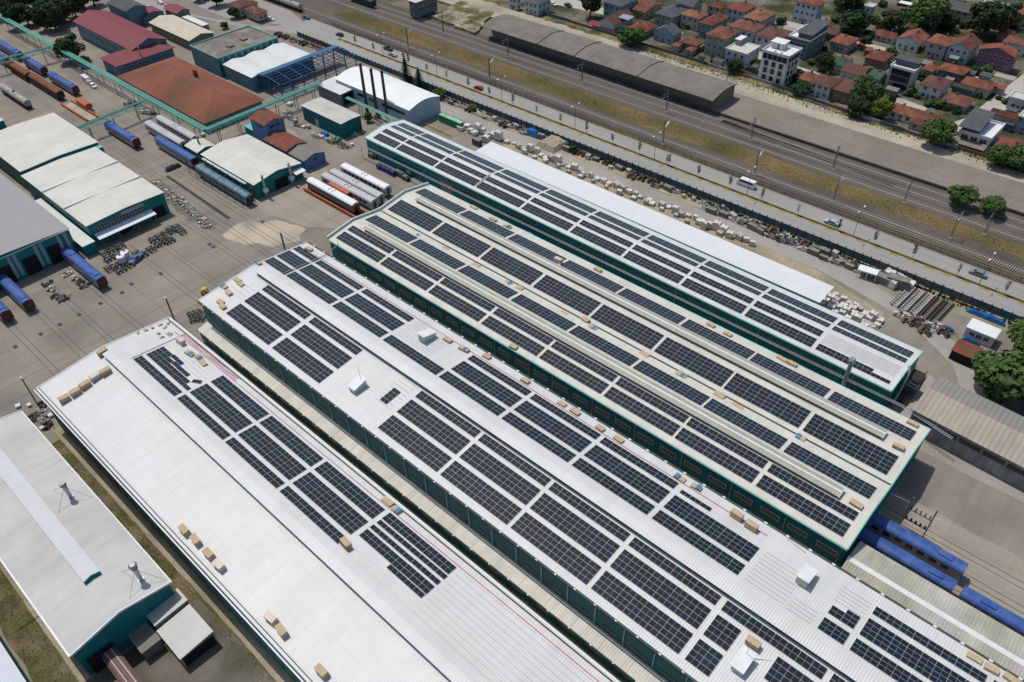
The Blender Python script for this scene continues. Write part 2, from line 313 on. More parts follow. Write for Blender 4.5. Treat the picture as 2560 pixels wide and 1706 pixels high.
def shed(name,label,x0,x1,prof,base_y,wallm,endm,roofm,th=0.12,over=0.25,trim=TRIM,loc=(0,0,0),rz=0,endtrim=True):
    """long shed along x. prof = list of (y,z) of the roof from near eave to far eave"""
    t=thing(name,label,'building',loc,rz)
    y0,y1=prof[0][0],prof[-1][0]
    # walls: near, far, right end, left end as separate parts
    b=MB();b.box(x0+.2,y0+over,0,x1-.2,y0+over+.2,prof[0][1]-.03);b.build('wall',wallm,t)
    b=MB();b.box(x0+.2,y1-over-.2,0,x1-.2,y1-over,prof[-1][1]-.03);b.build('wall',wallm,t)
    inner=[(y0+over+.21,0)]+[(y1-over-.21,0)]+[(max(min(y,y1-over-.21),y0+over+.21),z-.04) for y,z in reversed(prof)]
    for xa,xb in ((x1-.42,x1-.2),(x0+.2,x0+.42)):
        b=MB();b.prism(inner,xa,xb,'x');b.build('wall',endm,t)
    for (ya,za),(yb,zb) in zip(prof,prof[1:]):
        b=MB();b.prism([(ya,za),(yb,zb),(yb,zb+th),(ya,za+th)],x0+.05,x1-.05,'x');b.build('roof',roofm,t)
    if endtrim:
        for xa,xb in ((x0-.12,x0+.12),(x1-.12,x1+.12)):
            b=MB()
            for (ya,za),(yb,zb) in zip(prof,prof[1:]): b.prism([(ya,za-.25),(yb,zb-.25),(yb,zb+th+.12),(ya,za+th+.12)],xa,xb,'x')
            b.build('verge_trim',trim,t)
    return t
def rf(prof):
    def z(y):
        for (ya,za),(yb,zb) in zip(prof,prof[1:]):
            if ya<=y<=yb: return za+(zb-za)*(y-ya)/(yb-ya)+0.12
        return prof[0][1]+.12
    return z
# ================= B : front hall
BP=[(18.9,11),(35.45,12.65),(52.0,11)]
B=shed('solar_shed','long white-roofed shed with a bare near slope and panels on its far slope','' and 0 or -165.9,-8,BP,0,TEAL,TEALY,WHITE,trim=TRIM) if 0 else shed('solar_shed','long white-roofed shed in front with a bare near slope and panels on its far slope',-165.9,-8,BP,0,TEAL,TEALY,WHITE)
# ================= D : second hall
DP=[(60.5,11),(77.3,12.68),(94.3,11)]
D=shed('solar_shed','long white-roofed shed with panels on both slopes and a raised ridge strip',-166.4,40,DP,0,TEAL,TEALY,WHITE)
EP=[(100.6,9.2),(110.2,10.6),(120.0,9.3),(130.0,10.7),(139.7,9.2)]
E_=shed('solar_shed','green-walled shed with twin low gables and two long beige roof monitors',-165.5,-12.1,EP,0,TEAL,TEALY,WHITE2,trim=TEALT)
FP=[(0,6.4),(2.0,6.72),(4.2,7.15),(8.6,7.8),(13.2,7.15),(15.4,6.75),(17.5,6.4)]
F=shed('solar_shed','narrow shed with shallow panel-covered roof beside the white canopy',0,186.3,FP,0,TEAL,TEALY,WHITE,trim=TEALT,loc=(-209.56,150.14,0),rz=math.radians(-.456))
# ridge monitors
def monitor(t,x0,x1,yc,hw,zb,h,rm,sidem,rise,capm=None,loc=None):
    m=MB();m.box(x0+.3,yc-hw+.35,zb-.6,x1-.3,yc+hw-.35,zb+h-.02);w=m.build('monitor',sidem,t)
    m=MB();m.prism([(yc-hw,zb+h),(yc,zb+h+rise),(yc+hw,zb+h),(yc+hw,zb+h+.1),(yc,zb+h+rise+.1),(yc-hw,zb+h+.1)],x0,x1,'x');m.build('monitor_roof',rm,w)
    if capm:
        m=MB();m.prism([(yc-.2,zb+h+rise+.06),(yc,zb+h+rise+.16),(yc+.2,zb+h+rise+.06),(yc,zb+h+rise+.02)],x0-.02,x1+.02,'x');m.build('ridge_cap',capm,w)
        m=MB();m.prism([(yc-hw,zb+h-.1),(yc,zb+h+rise-.1),(yc+hw,zb+h-.1),(yc+hw,zb+h+.12),(yc,zb+h+rise+.12),(yc-hw,zb+h+.12)],x1+.001,x1+.12,'x');m.build('monitor_trim',TRIM,w)
    return w
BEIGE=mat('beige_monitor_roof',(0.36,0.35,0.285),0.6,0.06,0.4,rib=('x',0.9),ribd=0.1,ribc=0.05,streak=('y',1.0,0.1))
MONS=mat('monitor_louvre_side',(0.055,0.06,0.055),0.7,0.35,0.12,rib=('x',6),ribd=0,ribc=0.3,col2=(0.03,0.16,0.15),c2scale=0.18,c2lo=0.5,c2hi=0.52)
monitor(B,-162.0,-8.4,35.6,1.9,12.45,1.25,WHITE,MONS,0.3)
monitor(D,-162.6,39,77.4,2.0,12.45,1.3,WHITE,MONS,0.3)
for yc,z in ((110.2,10.6),(130.0,10.7)):
    monitor(E_,-159.7,-18.3,yc,1.35,z-.1,0.75,BEIGE,MONS,0.28,TRIM)
# ---- panels
zB,zD,zE,zF=rf(BP),rf(DP),rf(EP),rf(FP)
key=lambda p:p[0]**2*0+( (p[0])**2+(p[1])**2 )
A=Arr(B)
for x in (-137.25,-118.3,-99.25): 
    for y0,y1,n in ((38.0,40.05,2),(40.95,45.22,4),(46.07,49.28,3)): 
        sk_=() if not (x==-99.25 and n==2) else ()
        A.strip(x,8,y0,y1,n,zB,-.1,sk_)
A.strip(-156.45,8,37.95,40.0,2,zB,-.1)
A.strip(-156.15,3,40.88,45.21,4,zB,-.1,[(2,3)]);A.strip(-149.4,1,40.88,43.05,2,zB,-.1)
A.strip(-147.1,3,40.88,43.05,2,zB,-.1)
for x,y in ((-151.6,44.4),(-149.3,44.35),(-149.2,43.25),(-147.0,43.2),(-144.7,43.2)): A.one(x,y,zB(y)-.12+.12,-.1,1.0)
A.strip(-140.3,1,40.9,41.95,1,zB,-.1)
A.strip(-80.05,8,47.4,49.48,2,zB,-.1)
for y,n,x in ((46.05,8,-80),(44.45,8,-80.05),(42.95,8,-80.05),(41.9,8,-80),(40.78,4,-70.95)):
    for c in range(n): A.one(x+c*2.28,y+(.04 if c>4 else 0),zB(y),-.1,0.98)
A.flush(key)
A=Arr(D)
for x in (-156.3,-136.75,-98.55,-79.55,-60.6,-41.6):
    for y0,y1,n in ((62.1,66.5,4),(67.5,71.92,4),(72.9,75.05,2)): A.strip(x,8,y0,y1,n,zD,.1)
A.strip(-104.1,1,67.5,71.85,4,zD,.1)
A.strip(-22.4,2,62.1,66.55,4,zD,.1);A.strip(-22.4,2,67.45,71.95,4,zD,.1);A.strip(-22.45,8,72.9,75.1,2,zD,.1)
A.strip(-11.3,6,67.5,72,4,zD,.1);A.strip(-3.4,8,72.9,75.1,2,zD,.1)
A.strip(-166.0,4,80.4,83.35,3,zD,-.1);A.strip(-166.0,4,84.25,88.4,4,zD,-.1);A.strip(-166.0,4,89.45,91.65,2,zD,-.1)
for x in (-156.3,-137.2,-99.05,-79.95,-60.9,-41.75):
    for y0,y1,n in ((80.45,83.3,3),(84.28,88.45,4),(89.45,91.5,2)):
        if x==-41.75 and n==2: A.strip(x+.2,3,89.5,90.5,1,zD,-.1);continue
        A.strip(x,8,y0,y1,n,zD,-.1)
A.strip(-118.0,8,80.4,83.25,3,zD,-.1)
A.strip(-8.9,2,80.5,83.35,3,zD,-.1);A.strip(-8.9,2,84.45,86.5,2,zD,-.1);A.strip(-6.64,1,86.5,87.5,1,zD,-.1)
for k in (0,1):
    for y0,y1,n in ((80.45,83.3,3),(84.28,88.45,4),(89.6,91.5,2)): A.strip(-3.35+k*19,8,y0,y1,n,zD,-.1)
A.flush(key)
A=Arr(E_)
for x in (-164.05,-145.05,-126.15,-107.15,-88.35,-69.5,-50.9,-31.95):
    for y0,y1,n,s in ((102.2,105.5,3,.146),(106.4,108.65,2,.146),(113.0,117.1,4,-.133),(121.5,127.0,5,.14),(132.5,136.6,4,-.155)): A.strip(x,8,y0,y1,n,zE,s)
A.flush(key)
A=Arr(F)
for x,n in ((2.9,5),(15.05,8),(34.0,8),(53.05,8),(72.05,8),(91.05,8),(110.0,8),(128.9,8),(147.85,8),(166.9,8)):
    last=x>160
    if not last:
        A.strip(x,n,1.2,4.3,3,zF,.16);A.strip(x,n,5.3,7.4,2,zF,.148)
    else:
        A.strip(x,8,1.35,2.4,1,zF,.16);A.strip(x,6,2.42,3.45,1,zF,.16)
    A.strip(x,n,9.25,11.25,2,zF,-.142);A.strip(x,n,12.2,15.3,3,zF,-.17)
A.flush(lambda p:-p[0])
# ------------------------------------------------------------------ generic block building
def window(parent,x,y,z,w,h,face,fm=FRAME,gm=GLASSW,d=.08,bars=1,t=.09):
    b=MB();
    def pl(u0,u1,z0,z1,off,mi):
        if face=='-y': b.box(x+u0,y-off,z+z0,x+u1,y+.02,z+z1,mi)
        else: b.box(x-.02,y+u0,z+z0,x+off,y+u1,z+z1,mi)
    pl(0,w,0,h,d*.5,1)

    pl(-t,0,-t,h+t,d,0);pl(w,w+t,-t,h+t,d,0);pl(0,w,-t,0,d,0);pl(0,w,h,h+t,d,0)
    for k in range(bars): u=w*(k+1)/(bars+1);pl(u-.03,u+.03,0,h,d*.9,0)
    return b.build('window',[fm,gm],parent)
def block(name,label,cat,x0,y0,x1,y1,h,wm,rm,roof='flat',rise=1.2,over=.35,base=0,wins=(),group=None,wm2=None,parapet=0,fm=FRAME):
    """axis-aligned building. roof: flat, gx (ridge along x), gy (ridge along y), hip, mono, barrel"""
    t=thing(name,label,cat,(0,0,0),0,group)
    b=MB()
    e=.02
    if roof in('gx','gy','barrel'):
        cx,cy=(x0+x1)/2,(y0+y1)/2
        if roof=='gy': prof=[(x0,h),(cx,h+rise),(x1,h)]
        elif roof=='gx': prof=[(y0,h),(cy,h+rise),(y1,h)]
        else: prof=[(y0+(y1-y0)*k/8,h+rise*math.sin(math.pi*k/8)) for k in range(9)]
        ax='y' if roof=='gy' else 'x'
        a0,a1=(y0,y1) if ax=='y' else (x0,x1)
        b.prism([(prof[0][0],base),(prof[-1][0],base)]+[(u,z-e) for u,z in reversed(prof)],a0,a1,ax);b.build('wall',wm,t)
        # overhanging roof
        def ext(p,q,o): 
            d=math.hypot(q[0]-p[0],q[1]-p[1]);return (q[0]+(q[0]-p[0])/d*o,q[1]+(q[1]-p[1])/d*o)
        pr=[ext(prof[1],prof[0],over)]+prof[1:-1]+[ext(prof[-2],prof[-1],over)]
        b=MB()
        for p,q in zip(pr,pr[1:]): b.prism([p,q,(q[0],q[1]+.13),(p[0],p[1]+.13)],a0-over*.7,a1+over*.7,ax)
        r=b.build('roof',rm,t)
    else:
        b.box(x0,y0,base,x1,y1,h);b.build('wall',wm,t)
        X0,Y0,X1,Y1=x0-over,y0-over,x1+over,y1+over;b=MB();z=h+.0
        if roof=='flat':
            b.box(X0,Y0,h+.002,X1,Y1,h+.2)
            if parapet:
                r=b.build('roof',rm,t);b=MB();q=.3
                for a in ((X0,Y0,X1,Y0+q),(X0,Y1-q,X1,Y1),(X0,Y0+q,X0+q,Y1-q),(X1-q,Y0+q,X1,Y1-q)): b.box(a[0],a[1],h+.2,a[2],a[3],h+.2+parapet)
                b.build('parapet',wm2 or TRIM,t);b=None
        elif roof=='mono':
            b.prism([(Y0,h+.002),(Y1,h+rise),(Y1,h+rise+.15),(Y0,h+.15)],X0,X1,'x');b.prism([(y0+.1,h-.1),(y1-.1,h-.1),(y1-.1,h+rise*.97)],x0+.05,x1-.05,'x',1)
        elif roof=='hip':
            w,d=X1-X0,Y1-Y0;q=min(w,d)/2;cx,cy=(X0+X1)/2,(Y0+Y1)/2
            if w>=d: r0,r1=(X0+q,cy),(X1-q,cy)
            else: r0,r1=(cx,Y0+q),(cx,Y1-q)
            zt=h+rise;u=.14
            A,B_,C_,D_=[(X0,Y0,h+u),(X1,Y0,h+u),(X1,Y1,h+u),(X0,Y1,h+u)]
            R0,R1=(*r0,zt+u),(*r1,zt+u)
            if w-d>.05: b.face([A,B_,R1,R0]);b.face([B_,C_,R1]);b.face([C_,D_,R0,R1]);b.face([D_,A,R0])
            elif d-w>.05: b.face([A,B_,R0]);b.face([B_,C_,R1,R0]);b.face([C_,D_,R1]);b.face([D_,A,R0,R1])
            else:
                for p,q_ in ((A,B_),(B_,C_),(C_,D_),(D_,A)): b.face([p,q_,R0])
            for p,q_ in ((A,B_),(B_,C_),(C_,D_),(D_,A)): b.face([(p[0],p[1],h),(q_[0],q_[1],h),q_,p])
            b.face([(X0,Y0,h),(X0,Y1,h),(X1,Y1,h),(X1,Y0,h)])
        if b is not None: r=b.build('roof',[rm,wm],t)
    for w in wins: grid(t,w,x0,y0,x1,y1,fm)
    return t
def grid(t,w,x0,y0,x1,y1,fm=FRAME,gm=GLASSW):
    """w=(face,n,z,width,height[,margin])"""
    face,n,z,ww,hh=w[:5];mg=w[5] if len(w)>5 else .8
    a0,a1=(x0,x1) if face=='-y' else (y0,y1)
    for k in range(n):
        u=a0+mg+(a1-a0-2*mg)*(k+.5)/n-ww/2
        if face=='-y': window(t,u,y0-.005,z,ww,hh,'-y',fm,gm)
        else: window(t,x1+.005,u,z,ww,hh,'+x',fm,gm)
def part_box(name,t,m,*a): b=MB();b.box(*a);return b.build(name,m,t)
TILE=mat('red_roof_tiles',(0.20,0.07,0.047),0.85,0.18,0.35,0.15,fine=0.18,fscale=2.5,col2=(0.21,0.065,0.038),c2scale=0.25,rib=('y',.42),ribd=.2,ribc=.12)
TILE2=mat('orange_roof_tiles',(0.235,0.092,0.056),0.85,0.16,0.35,0.15,fine=0.18,fscale=2.5,rib=('y',.42),ribd=.2,ribc=.12)
TILE3=mat('brown_roof_tiles',(0.125,0.06,0.048),0.85,0.18,0.35,0.15,fine=0.18,fscale=2.5,rib=('y',.42),ribd=.2,ribc=.12)
OLDTILE=mat('weathered_clay_roof',(0.235,0.09,0.06),0.9,0.16,0.12,0.1,fine=0.16,fscale=2.0,col2=(0.15,0.078,0.048),c2scale=0.06,rib=('x',.4),ribd=.12,ribc=.08)
MAROON=mat('maroon_sheet_roof',(0.19,0.032,0.042),0.6,0.07,0.3,0.3,rib=('x',.5),ribd=.2,ribc=.1)
SLATE=mat('dark_slate_roof',(0.085,0.088,0.09),0.8,0.15,0.4,0.2,fine=.12,fscale=2,rib=('y',.42),ribd=.15,ribc=.12)
RUST=mat('rusty_sheet_roof',(0.20,0.055,0.028),0.75,0.25,0.5,0.2,rib=('x',.4),ribd=.2,ribc=.14,col2=(0.13,0.06,0.04),c2scale=.3)
GREYBR=mat('grey_brown_sheet_roof',(0.20,0.185,0.155),0.8,0.12,0.3,0.2,rib=('x',.4),ribd=.2,ribc=.14)
BLUEWALL=mat('faded_blue_wall',(0.115,0.195,0.37),0.8,0.12,0.4,0.2,streak=('z',.8,.2))
BLUEG=mat('blue_grey_wall',(0.12,0.20,0.245),0.8,0.10,0.3,0.2,streak=('z',.8,.15))
PALEB=mat('pale_blue_cladding',(0.34,0.42,0.49),0.6,0.05,0.2,0.3)
CREAMR=mat('cream_roof_sheet',(0.50,0.46,0.35),0.6,0.08,0.2,0.2,rib=('y',.5),ribd=.15,ribc=.06)
BITU=mat('old_bitumen_roof',(0.175,0.155,0.13),0.9,0.16,0.2,0.1,col2=(0.27,0.25,0.22),c2scale=.13,c2lo=.5,c2hi=.66,fine=.2,fscale=1.5)
WROOF=mat('plain_white_roof',(0.60,0.60,0.565),0.5,0.05,0.15,0.3,rib=('y',.6),ribd=.12,ribc=.05)
# big grey hall
t=block('workshop_hall','huge grey-roofed teal hall at the left edge with blue coaches at its doors','building',-330,-5,-229.0,54.6,8.7,TEALY,GREYROOF,'gx',1.3,.3)
for y0,y1,z in ((46.8,50.6,6),(39.6,43.8,5.6),(31.6,36.4,6),(24.2,28.8,6)):
    part_box('doorway',t,DARK,-229.02,y0,0.02,-228.93,y1,z)
PST=mat('pale_wall_strip',(0.26,0.33,0.36),0.7,.08)
for y in (53.0,51.0,45.9,44.3,38.4,36.9,30.4,29.2): part_box('light_strip',t,PST,-228.99,y-.45,1.4 if y>50 else 1.0,-228.9,y+.45,8.2)
part_box('eave_trim',t,TRIM,-229.5,-5,8.55,-228.6,54.9,8.75)
# white hall in two parts
t=block('workshop_hall','white-roofed teal hall with a glazed strip over its yard canopy','building',-274.2,59.5,-228.7,84.4,7.2,TEALY,WHITE2,'gx',.5,.3)
part_box('roof_rib',t,TRIM,-258.3,59.3,7.45,-257.9,84.6,7.86);part_box('roof_rib',t,TRIM,-243.3,59.3,7.45,-242.9,84.6,7.86)
part_box('doorway',t,DARK,-228.69,78.6,.02,-228.6,83.2,3.6);part_box('doorway',t,DARK,-228.69,67.5,.02,-228.6,71.5,2.6)
for k in range(16): window(t,-228.66,61.3+k*.98,4.35,.8,1.5,'+x',PST,GLASSW,bars=0)
part_box('sign_board',t,PST,-228.66,70,5.95,-228.58,77.5,7.0)
b=MB();b.prism([(-228.68,3.75),(-225.4,3.25),(-225.4,3.4),(-228.68,3.9)],60.4,79,'y');b.build('canopy',TRIM,t)
for y in (61,66.6,72.6,78.4): part_box('post',t,STEEL,-225.8,y-.08,0,-225.64,y+.08,3.3)
block('workshop_hall','white-roofed hall part beyond the dark gutter gap, top left','building',-312,60.4,-277.2,86.8,7.2,TEALY,WHITE2,'gx',.5,.3)
block('link_building','low teal link roof in the gap between the two white hall roofs','building',-277.0,60.8,-274.4,87.0,6.2,TEALY,TEALT,'flat',0,.1)
block('side_annex','low flat-roofed annex between the grey hall and the white hall','building',-262,55.2,-225.2,58.8,3.6,TEAL,WHITEY,'flat',0,.15)
t=block('workshop_hall','teal hall corner with white roof at the far left edge','building',-395,58,-317.0,71.5,8.5,TEALY,WHITE2,'gx',.5,.2)
# paint workshop with stacks
t=block('paint_workshop','white gabled workshop with green end wall and two flues beside a scaffolded coach','building',-245.3,107.4,-213.9,125.8,5.2,TEALY,WHITE2,'gx',1.35,.3)
part_box('doorway',t,DARK,-213.89,114.6,.02,-213.8,119.6,3.6)
for y in (110.3,120.6):
    b=MB();b.cyl((-212.9,y,.3),(-212.9,y,7.6),.42,n=10);f=b.build('flue',GALV,t);b=MB();b.cyl((-212.9,y,7.75),(-212.9,y,8.1),.62,.1,n=10);b.cyl((-212.9,y,7.6),(-212.9,y,7.75),.2,n=6);b.build('cowl',GALV,f);part_box('fan_box',f,TRIM,-213.5,y-.7,1.8,-212.2,y+.7,3.0)
b=MB();b.prism([(-213.88,3.9),(-211.2,3.5),(-211.2,3.62),(-213.88,4.02)],121.6,125.6,'y');b.build('canopy',TRIM,t)
t=block('small_shed','small white gabled shed with one flue behind the paint workshop','building',-258.9,108.5,-250.6,115.5,3.4,TEALY,WHITE2,'gx',.9,.2)
b=MB();b.cyl((-254.5,111.8,.1),(-254.5,111.8,7),.35,n=8);b.build('flue',STEEL,t)
# blue houses
t=block('boiler_house','tall blue tower house with rusty roof','building',-249.3,130.4,-239.8,138.2,8.7,BLUEWALL,RUST,'gx',1.1,.35,wins=(('+x',2,6.9,2.0,1.0,1.2),('-y',1,6.8,4.5,.9,2)),fm=BLUEWALL)
t=block('boiler_house','low blue house with rusty roof next to the tower house','building',-239.0,128.2,-225.6,136.4,4.6,BLUEWALL,RUST,'gx',1.1,.35)
t=block('boiler_house','low blue house with grey-brown roof, nearest the grey trainsets','building',-225.4,128.7,-216.3,137.2,3.9,BLUEWALL,GREYBR,'gx',1.2,.35,wins=(('+x',1,2.6,.9,1.1),),fm=BLUEWALL)
t=block('lean_to','small teal lean-to roof left of the blue tower house','building',-256,131,-250.2,136,3.0,TEAL,TEALT,'flat',0,.1)
# green store
GREENW=mat('sea_green_wall',(0.006,0.125,0.125),0.7,0.08,.3,.25)
GB=mat('greyish_white_roof',(0.50,0.49,0.435),0.6,0.08,.2,.2,rib=('x',.7),ribd=.15,ribc=.08,streak=('x',.5,.12))
t=block('store_building','sea-green box store with greyish flat roof near the three stacks','building',-248.8,152.0,-225.2,160.8,5.7,GREENW,GB,'gx',.25,.3)
part_box('shed_door',t,GALV,-241.5,151.9,.02,-239.4,151.98,2.9)
# white hall with stacks
PW=mat('pale_wall',(0.36,0.40,0.43),.7,.06,.2,.25)
t=block('boiler_hall','white-roofed pale hall with a curved roof behind three tall stacks','building',-256.5,174.2,-213.2,189.4,6.5,PALEB,mat('bright_white_roof',(0.72,0.72,0.69),.5,.05,.15,.3),'barrel',1.5,.35)
for x0,x1 in ((-243.5,-238.5),(-236.5,-232),(-229,-216)): part_box('strip_window',t,GLASSW,x0,174.12,3.6,x1,174.19,4.7)
part_box('wall_band',t,PW,-246,174.0,.02,-214.5,174.1,3.4)
t=block('boiler_hall','low white-roofed open annex left of the three-stack hall','building',-260.8,168.2,-246.3,177.4,4.9,mat('grey_wall',(0.18,0.19,0.19),.8,.1),WROOF,'mono',.3,.2)
part_box('opening',t,DARK,-246.28,169.2,.4,-246.2,176.6,4.4)
SOOT=mat('sooty_stack',(0.085,0.078,0.07),.8,.3,.5,.2,streak=('z',1,.4))
for i,(x,y,h) in enumerate(((-233.00,169.94,20.0),(-228.82,171.21,18.8),(-226.55,174.21,17.6))):
    t=thing('smoke_stack','%s of the three tall sooty stacks'%('leftmost and tallest','middle','rightmost and shortest')[i],'stack',(x,y,0),0,'three sooty stacks')
    b=MB();b.cyl((0,0,0),(0,0,h),.62,.5,n=12);b.build('stack_pipe',SOOT,t)
    b=MB();b.cyl((0,0,h-.6),(0,0,h+.02),.58,.56,n=12);b.build('rim',DARK,t);b=MB();b.box(-.9,-.9,0,.9,.9,1.2);b.build('footing',GREYBR,t)
# big clay hip roof
t=block('canteen_building','large low building under a weathered red clay hip roof','building',-333.0,122.6,-268.6,147.2,3.7,BLUEG,OLDTILE,'hip',4.2,1.0,wins=(('+x',7,1.2,1.6,1.5,1.5),))
part_box('chimney',t,TILE,-302,139,6.5,-300.6,140.2,9.2)
# maroon office buildings
t=block('office_building','long two-storey blue office with maroon roof in front of the dark trees','building',-399,136.0,-345.5,151.6,7.4,BLUEG,MAROON,'gx',2.6,.8,wins=(('-y',16,4.9,1.2,1.5,1),('-y',16,1.5,1.2,1.5,1)))
t=block('office_building','wing of the blue office with maroon hip roof, next to the clay roof','building',-354,125.6,-340.3,151.0,5.0,BLUEG,MAROON,'hip',2.8,.8,wins=(('+x',7,2.2,1.1,1.5,1),('-y',2,2.2,1.1,1.5,1)))
b=MB();b.cyl((-341.2,137,4.6),(-341.2,137,9.4),.28,n=8);b.build('flue',GALV,t);part_box('roof_tank',t,GREYBR,-352.8,139.2,7.4,-349.6,141.6,8.7)
t=block('office_annex','small red-roofed annex right of the blue building at the top left','building',-399.3,162.8,-388.1,173.1,4,BLUEG,MAROON,'gx',1.3,.4)
t=block('gate_house','red-roofed gatehouse by the car park at the top left','building',-391.4,175.8,-380.0,182.3,4,GREYBR,MAROON,'gx',1.2,.5)
t=block('guard_block','blue-grey block at the top edge above the maroon roofs','building',-408.2,156.6,-389.6,166.2,8,BLUEG,SLATE,'gx',1.5,.4)
t=block('store_building','long store with a cream sheet roof behind the maroon office','building',-378,160.8,-343.0,172.6,4.5,GREYBR,CREAMR,'gx',1.4,.5)
t=block('store_building','small white-roofed store right of the cream-roofed store','building',-373.3,174.7,-355.5,177.7,4,GREYBR,WROOF,'flat',1,.2)
# flat grey roof, white roof, blue frame
t=block('machine_hall','teal striped hall with old flat grey bitumen roof','building',-328.6,153.4,-307.0,182.8,7.6,TEALY,BITU,'flat',0,.1,parapet=.5,wm2=TEALT)
for k in range(12): part_box('light_strip',t,PST,-328.2+k*1.8,153.28,.6,-327.5+k*1.8,153.36,7.4)
for k in range(9): part_box('light_strip',t,PST,-306.98,155+k*3.1,.6,-306.9,155.9+k*3.1,7.4)
for x,y in ((-318,171),(-316,163)): part_box('roof_hatch',t,GREYBR,x,y,7.8,x+2.6,y+2.6,8.5)
t=block('machine_hall','blue hall with folded white roof between the grey roof and the blue frame','building',-305.4,154.2,-284.6,184.0,5.6,BLUEG,WROOF,'flat',0,.05)
for y0,y1 in ((154.0,164),(164.02,174.2),(174.22,184.2)):
    b=MB();b.prism([(y0,5.83),((y0+y1)/2,6.7),(y1,5.83)],-305.5,-284.5,'x');b.build('roof',WROOF,t)
for k in range(3): window(t,-303+k*5.6,154.19,3.2,2.6,1.0,'-y',PST,GREYBR)
# blue steel frame
STB=mat('blue_steel_paint',(0.015,0.085,0.18),.5,.12,1,.4)
t=thing('steel_frame','unfinished open blue steel portal frame beside the white folded roof','frame',(0,0,0))
xs=(-284.0,-276.4,-268.6);ys=[156.6+5.35*k for k in range(8)]
for y in ys:
    for x in xs:
        b=MB();b.box(x-.16,y-.16,0,x+.16,y+.16,6.4 if x!=xs[1] else 7.6);b.build('column',STB,t)
    b=MB();b.bar((xs[0],y,6.4),(xs[1],y,7.6),.3);b.bar((xs[1],y,7.6),(xs[2],y,6.4),.3);b.bar((xs[0],y,5.2),(xs[2],y,5.2),.18)
    for k in range(6):
        a=k/6;b.bar((xs[0]+15.4*a,y,5.2),(xs[0]+15.4*(a+.083),y,6.4+1.2*(1-abs(2*(a+.083)-1))),.12)
    b.build('truss',STB,t)
for k in range(9):
    a=k/8;x=xs[0]+15.4*a;z=6.5+1.25*(1-abs(2*a-1));b=MB();b.bar((x,ys[0],z),(x,ys[-1],z),.2);b.build('purlin',STB,t)
for x in (xs[0],xs[2]):
    for z in (1.6,3.0,4.4):
        b=MB();b.bar((x,ys[0],z),(x,ys[-1],z),.17);b.build('girt',STB,t)
for z in (1.6,3.0,4.4):
    b=MB();b.bar((xs[0],ys[0],z),(xs[2],ys[0],z),.17);b.build('girt',STB,t)
b=MB();b.prism([(xs[0]-.4,6.55),(xs[1]-3.4,7.28),(xs[1]-3.4,7.36),(xs[0]-.4,6.63)],ys[0],ys[-1]+1,'y');b.build('roof_sheet',STB,t)
b=MB()
for k in range(14): b.bar((xs[0]+1+k*.95,159.5+random.random(),.4+.25*(k%4)),(xs[0]+5+k*.8,166+random.random()*4,.5+.3*(k%3)),.16)
b.build('steel_bundle',STB,t)
# ------------------------------------------------------------------ pipe racks
def pipe_rack(label,p0,p1,z,n,w,posts,m=GREENP,truss=True):
    d=Vector((p1[0]-p0[0],p1[1]-p0[1],0));L=d.length;t=thing('pipe_bridge',label,'pipe rack',(p0[0],p0[1],0),math.atan2(d.y,d.x))
    for k in range(n):
        y=-w/2+w*k/max(1,n-1);b=MB();b.cyl((0,y,z+.25),(L,y,z+.25),.17,n=6);b.build('pipe',m,t)
    if truss:
        for y in (-w/2-.15,w/2+.15):
            b=MB();b.bar((0,y,z),(L,y,z),.14);b.bar((0,y,z-1.5),(L,y,z-1.5),.14)
            q=int(L/2)
            for k in range(q): b.bar((L*k/q,y,z if k%2 else z-1.5),(L*(k+1)/q,y,z-1.5 if k%2 else z),.09)
            b.build('lattice',m,t)
    for k in range(posts):
        x=L*(k+.5)/posts;b=MB()
        for y in (-w/2,w/2): b.bar((x,y,0),(x,y,z-1.4 if truss else z),.22)
        b.bar((x,-w/2,z-.05),(x,w/2,z-.05),.18);b.build('support',m if not truss else STEEL,t)
    return t
pipe_rack('long pale green pipe bridge running past the clay-roofed building',(-437.53,117.52),(-258.51,117.52),6,4,1.8,12)
pipe_rack('pale green pipe bridge turning right behind the blue tower house',(-258.51,117.52),(-259.16,168.93),6,4,1.8,6)
pipe_rack('pale green pipe bridge crossing the tracks by the white hall',(-295.82,87.04),(-298.40,115.89),6,2,1.0,3)
pipe_rack('pale green pipe bridge crossing the tracks by the rusty wagons',(-384.23,92.21),(-380.24,116.17),6,2,1.0,3)
pipe_rack('three pale green pipes in front of the boiler hall stacks',(-241.97,167.87),(-210.41,167.56),5,3,1.2,2,truss=False)
# ------------------------------------------------------------------ railway
RAILM=mat('rusty_rail',(0.075,0.05,0.038),.6,.15,1,.3)
SLEEP=mat('concrete_sleeper',(0.36,0.335,0.29),.9,.12,2,.1)
def track(label,x0,x1,y0,y1=None,sl=SLEEP,step=.62):
    y1=y0 if y1 is None else y1;L=math.hypot(x1-x0,y1-y0);t=thing('railway_track',label,'track',(x0,y0,0),math.atan2(y1-y0,x1-x0))
    for s in (-.75,.75):
        b=MB();b.box(0,s-.06,.16,L,s+.06,.3);b.build('rail',RAILM,t)
    b=MB();x=0.0
    while x<L: b.box(x,-1.3,.0,x+.28,1.3,.17);x+=step
    o=b.build('sleepers',sl,t);o['kind']='stuff'
    return t
track('single railway track on the near side of the dry grass strip',-420,90,225.4,225.4)
DKS=mat('dark_old_sleeper',(0.20,0.185,0.16),.9,.12,2,.1)
track('short railway track between road fence and grass, lower right',-112,90,220.9,221.2,DKS)
track('railway track along the far edge of the dry grass strip',-420,90,241.3,241.3)
track('middle railway track in front of the long warehouse',-420,90,246.7,246.7)
track('railway track nearest the warehouse platform edge',-420,90,251.4,251.4)
track('slanting crossover track right of the warehouse',-128,-62,251.0,247.2,DKS)
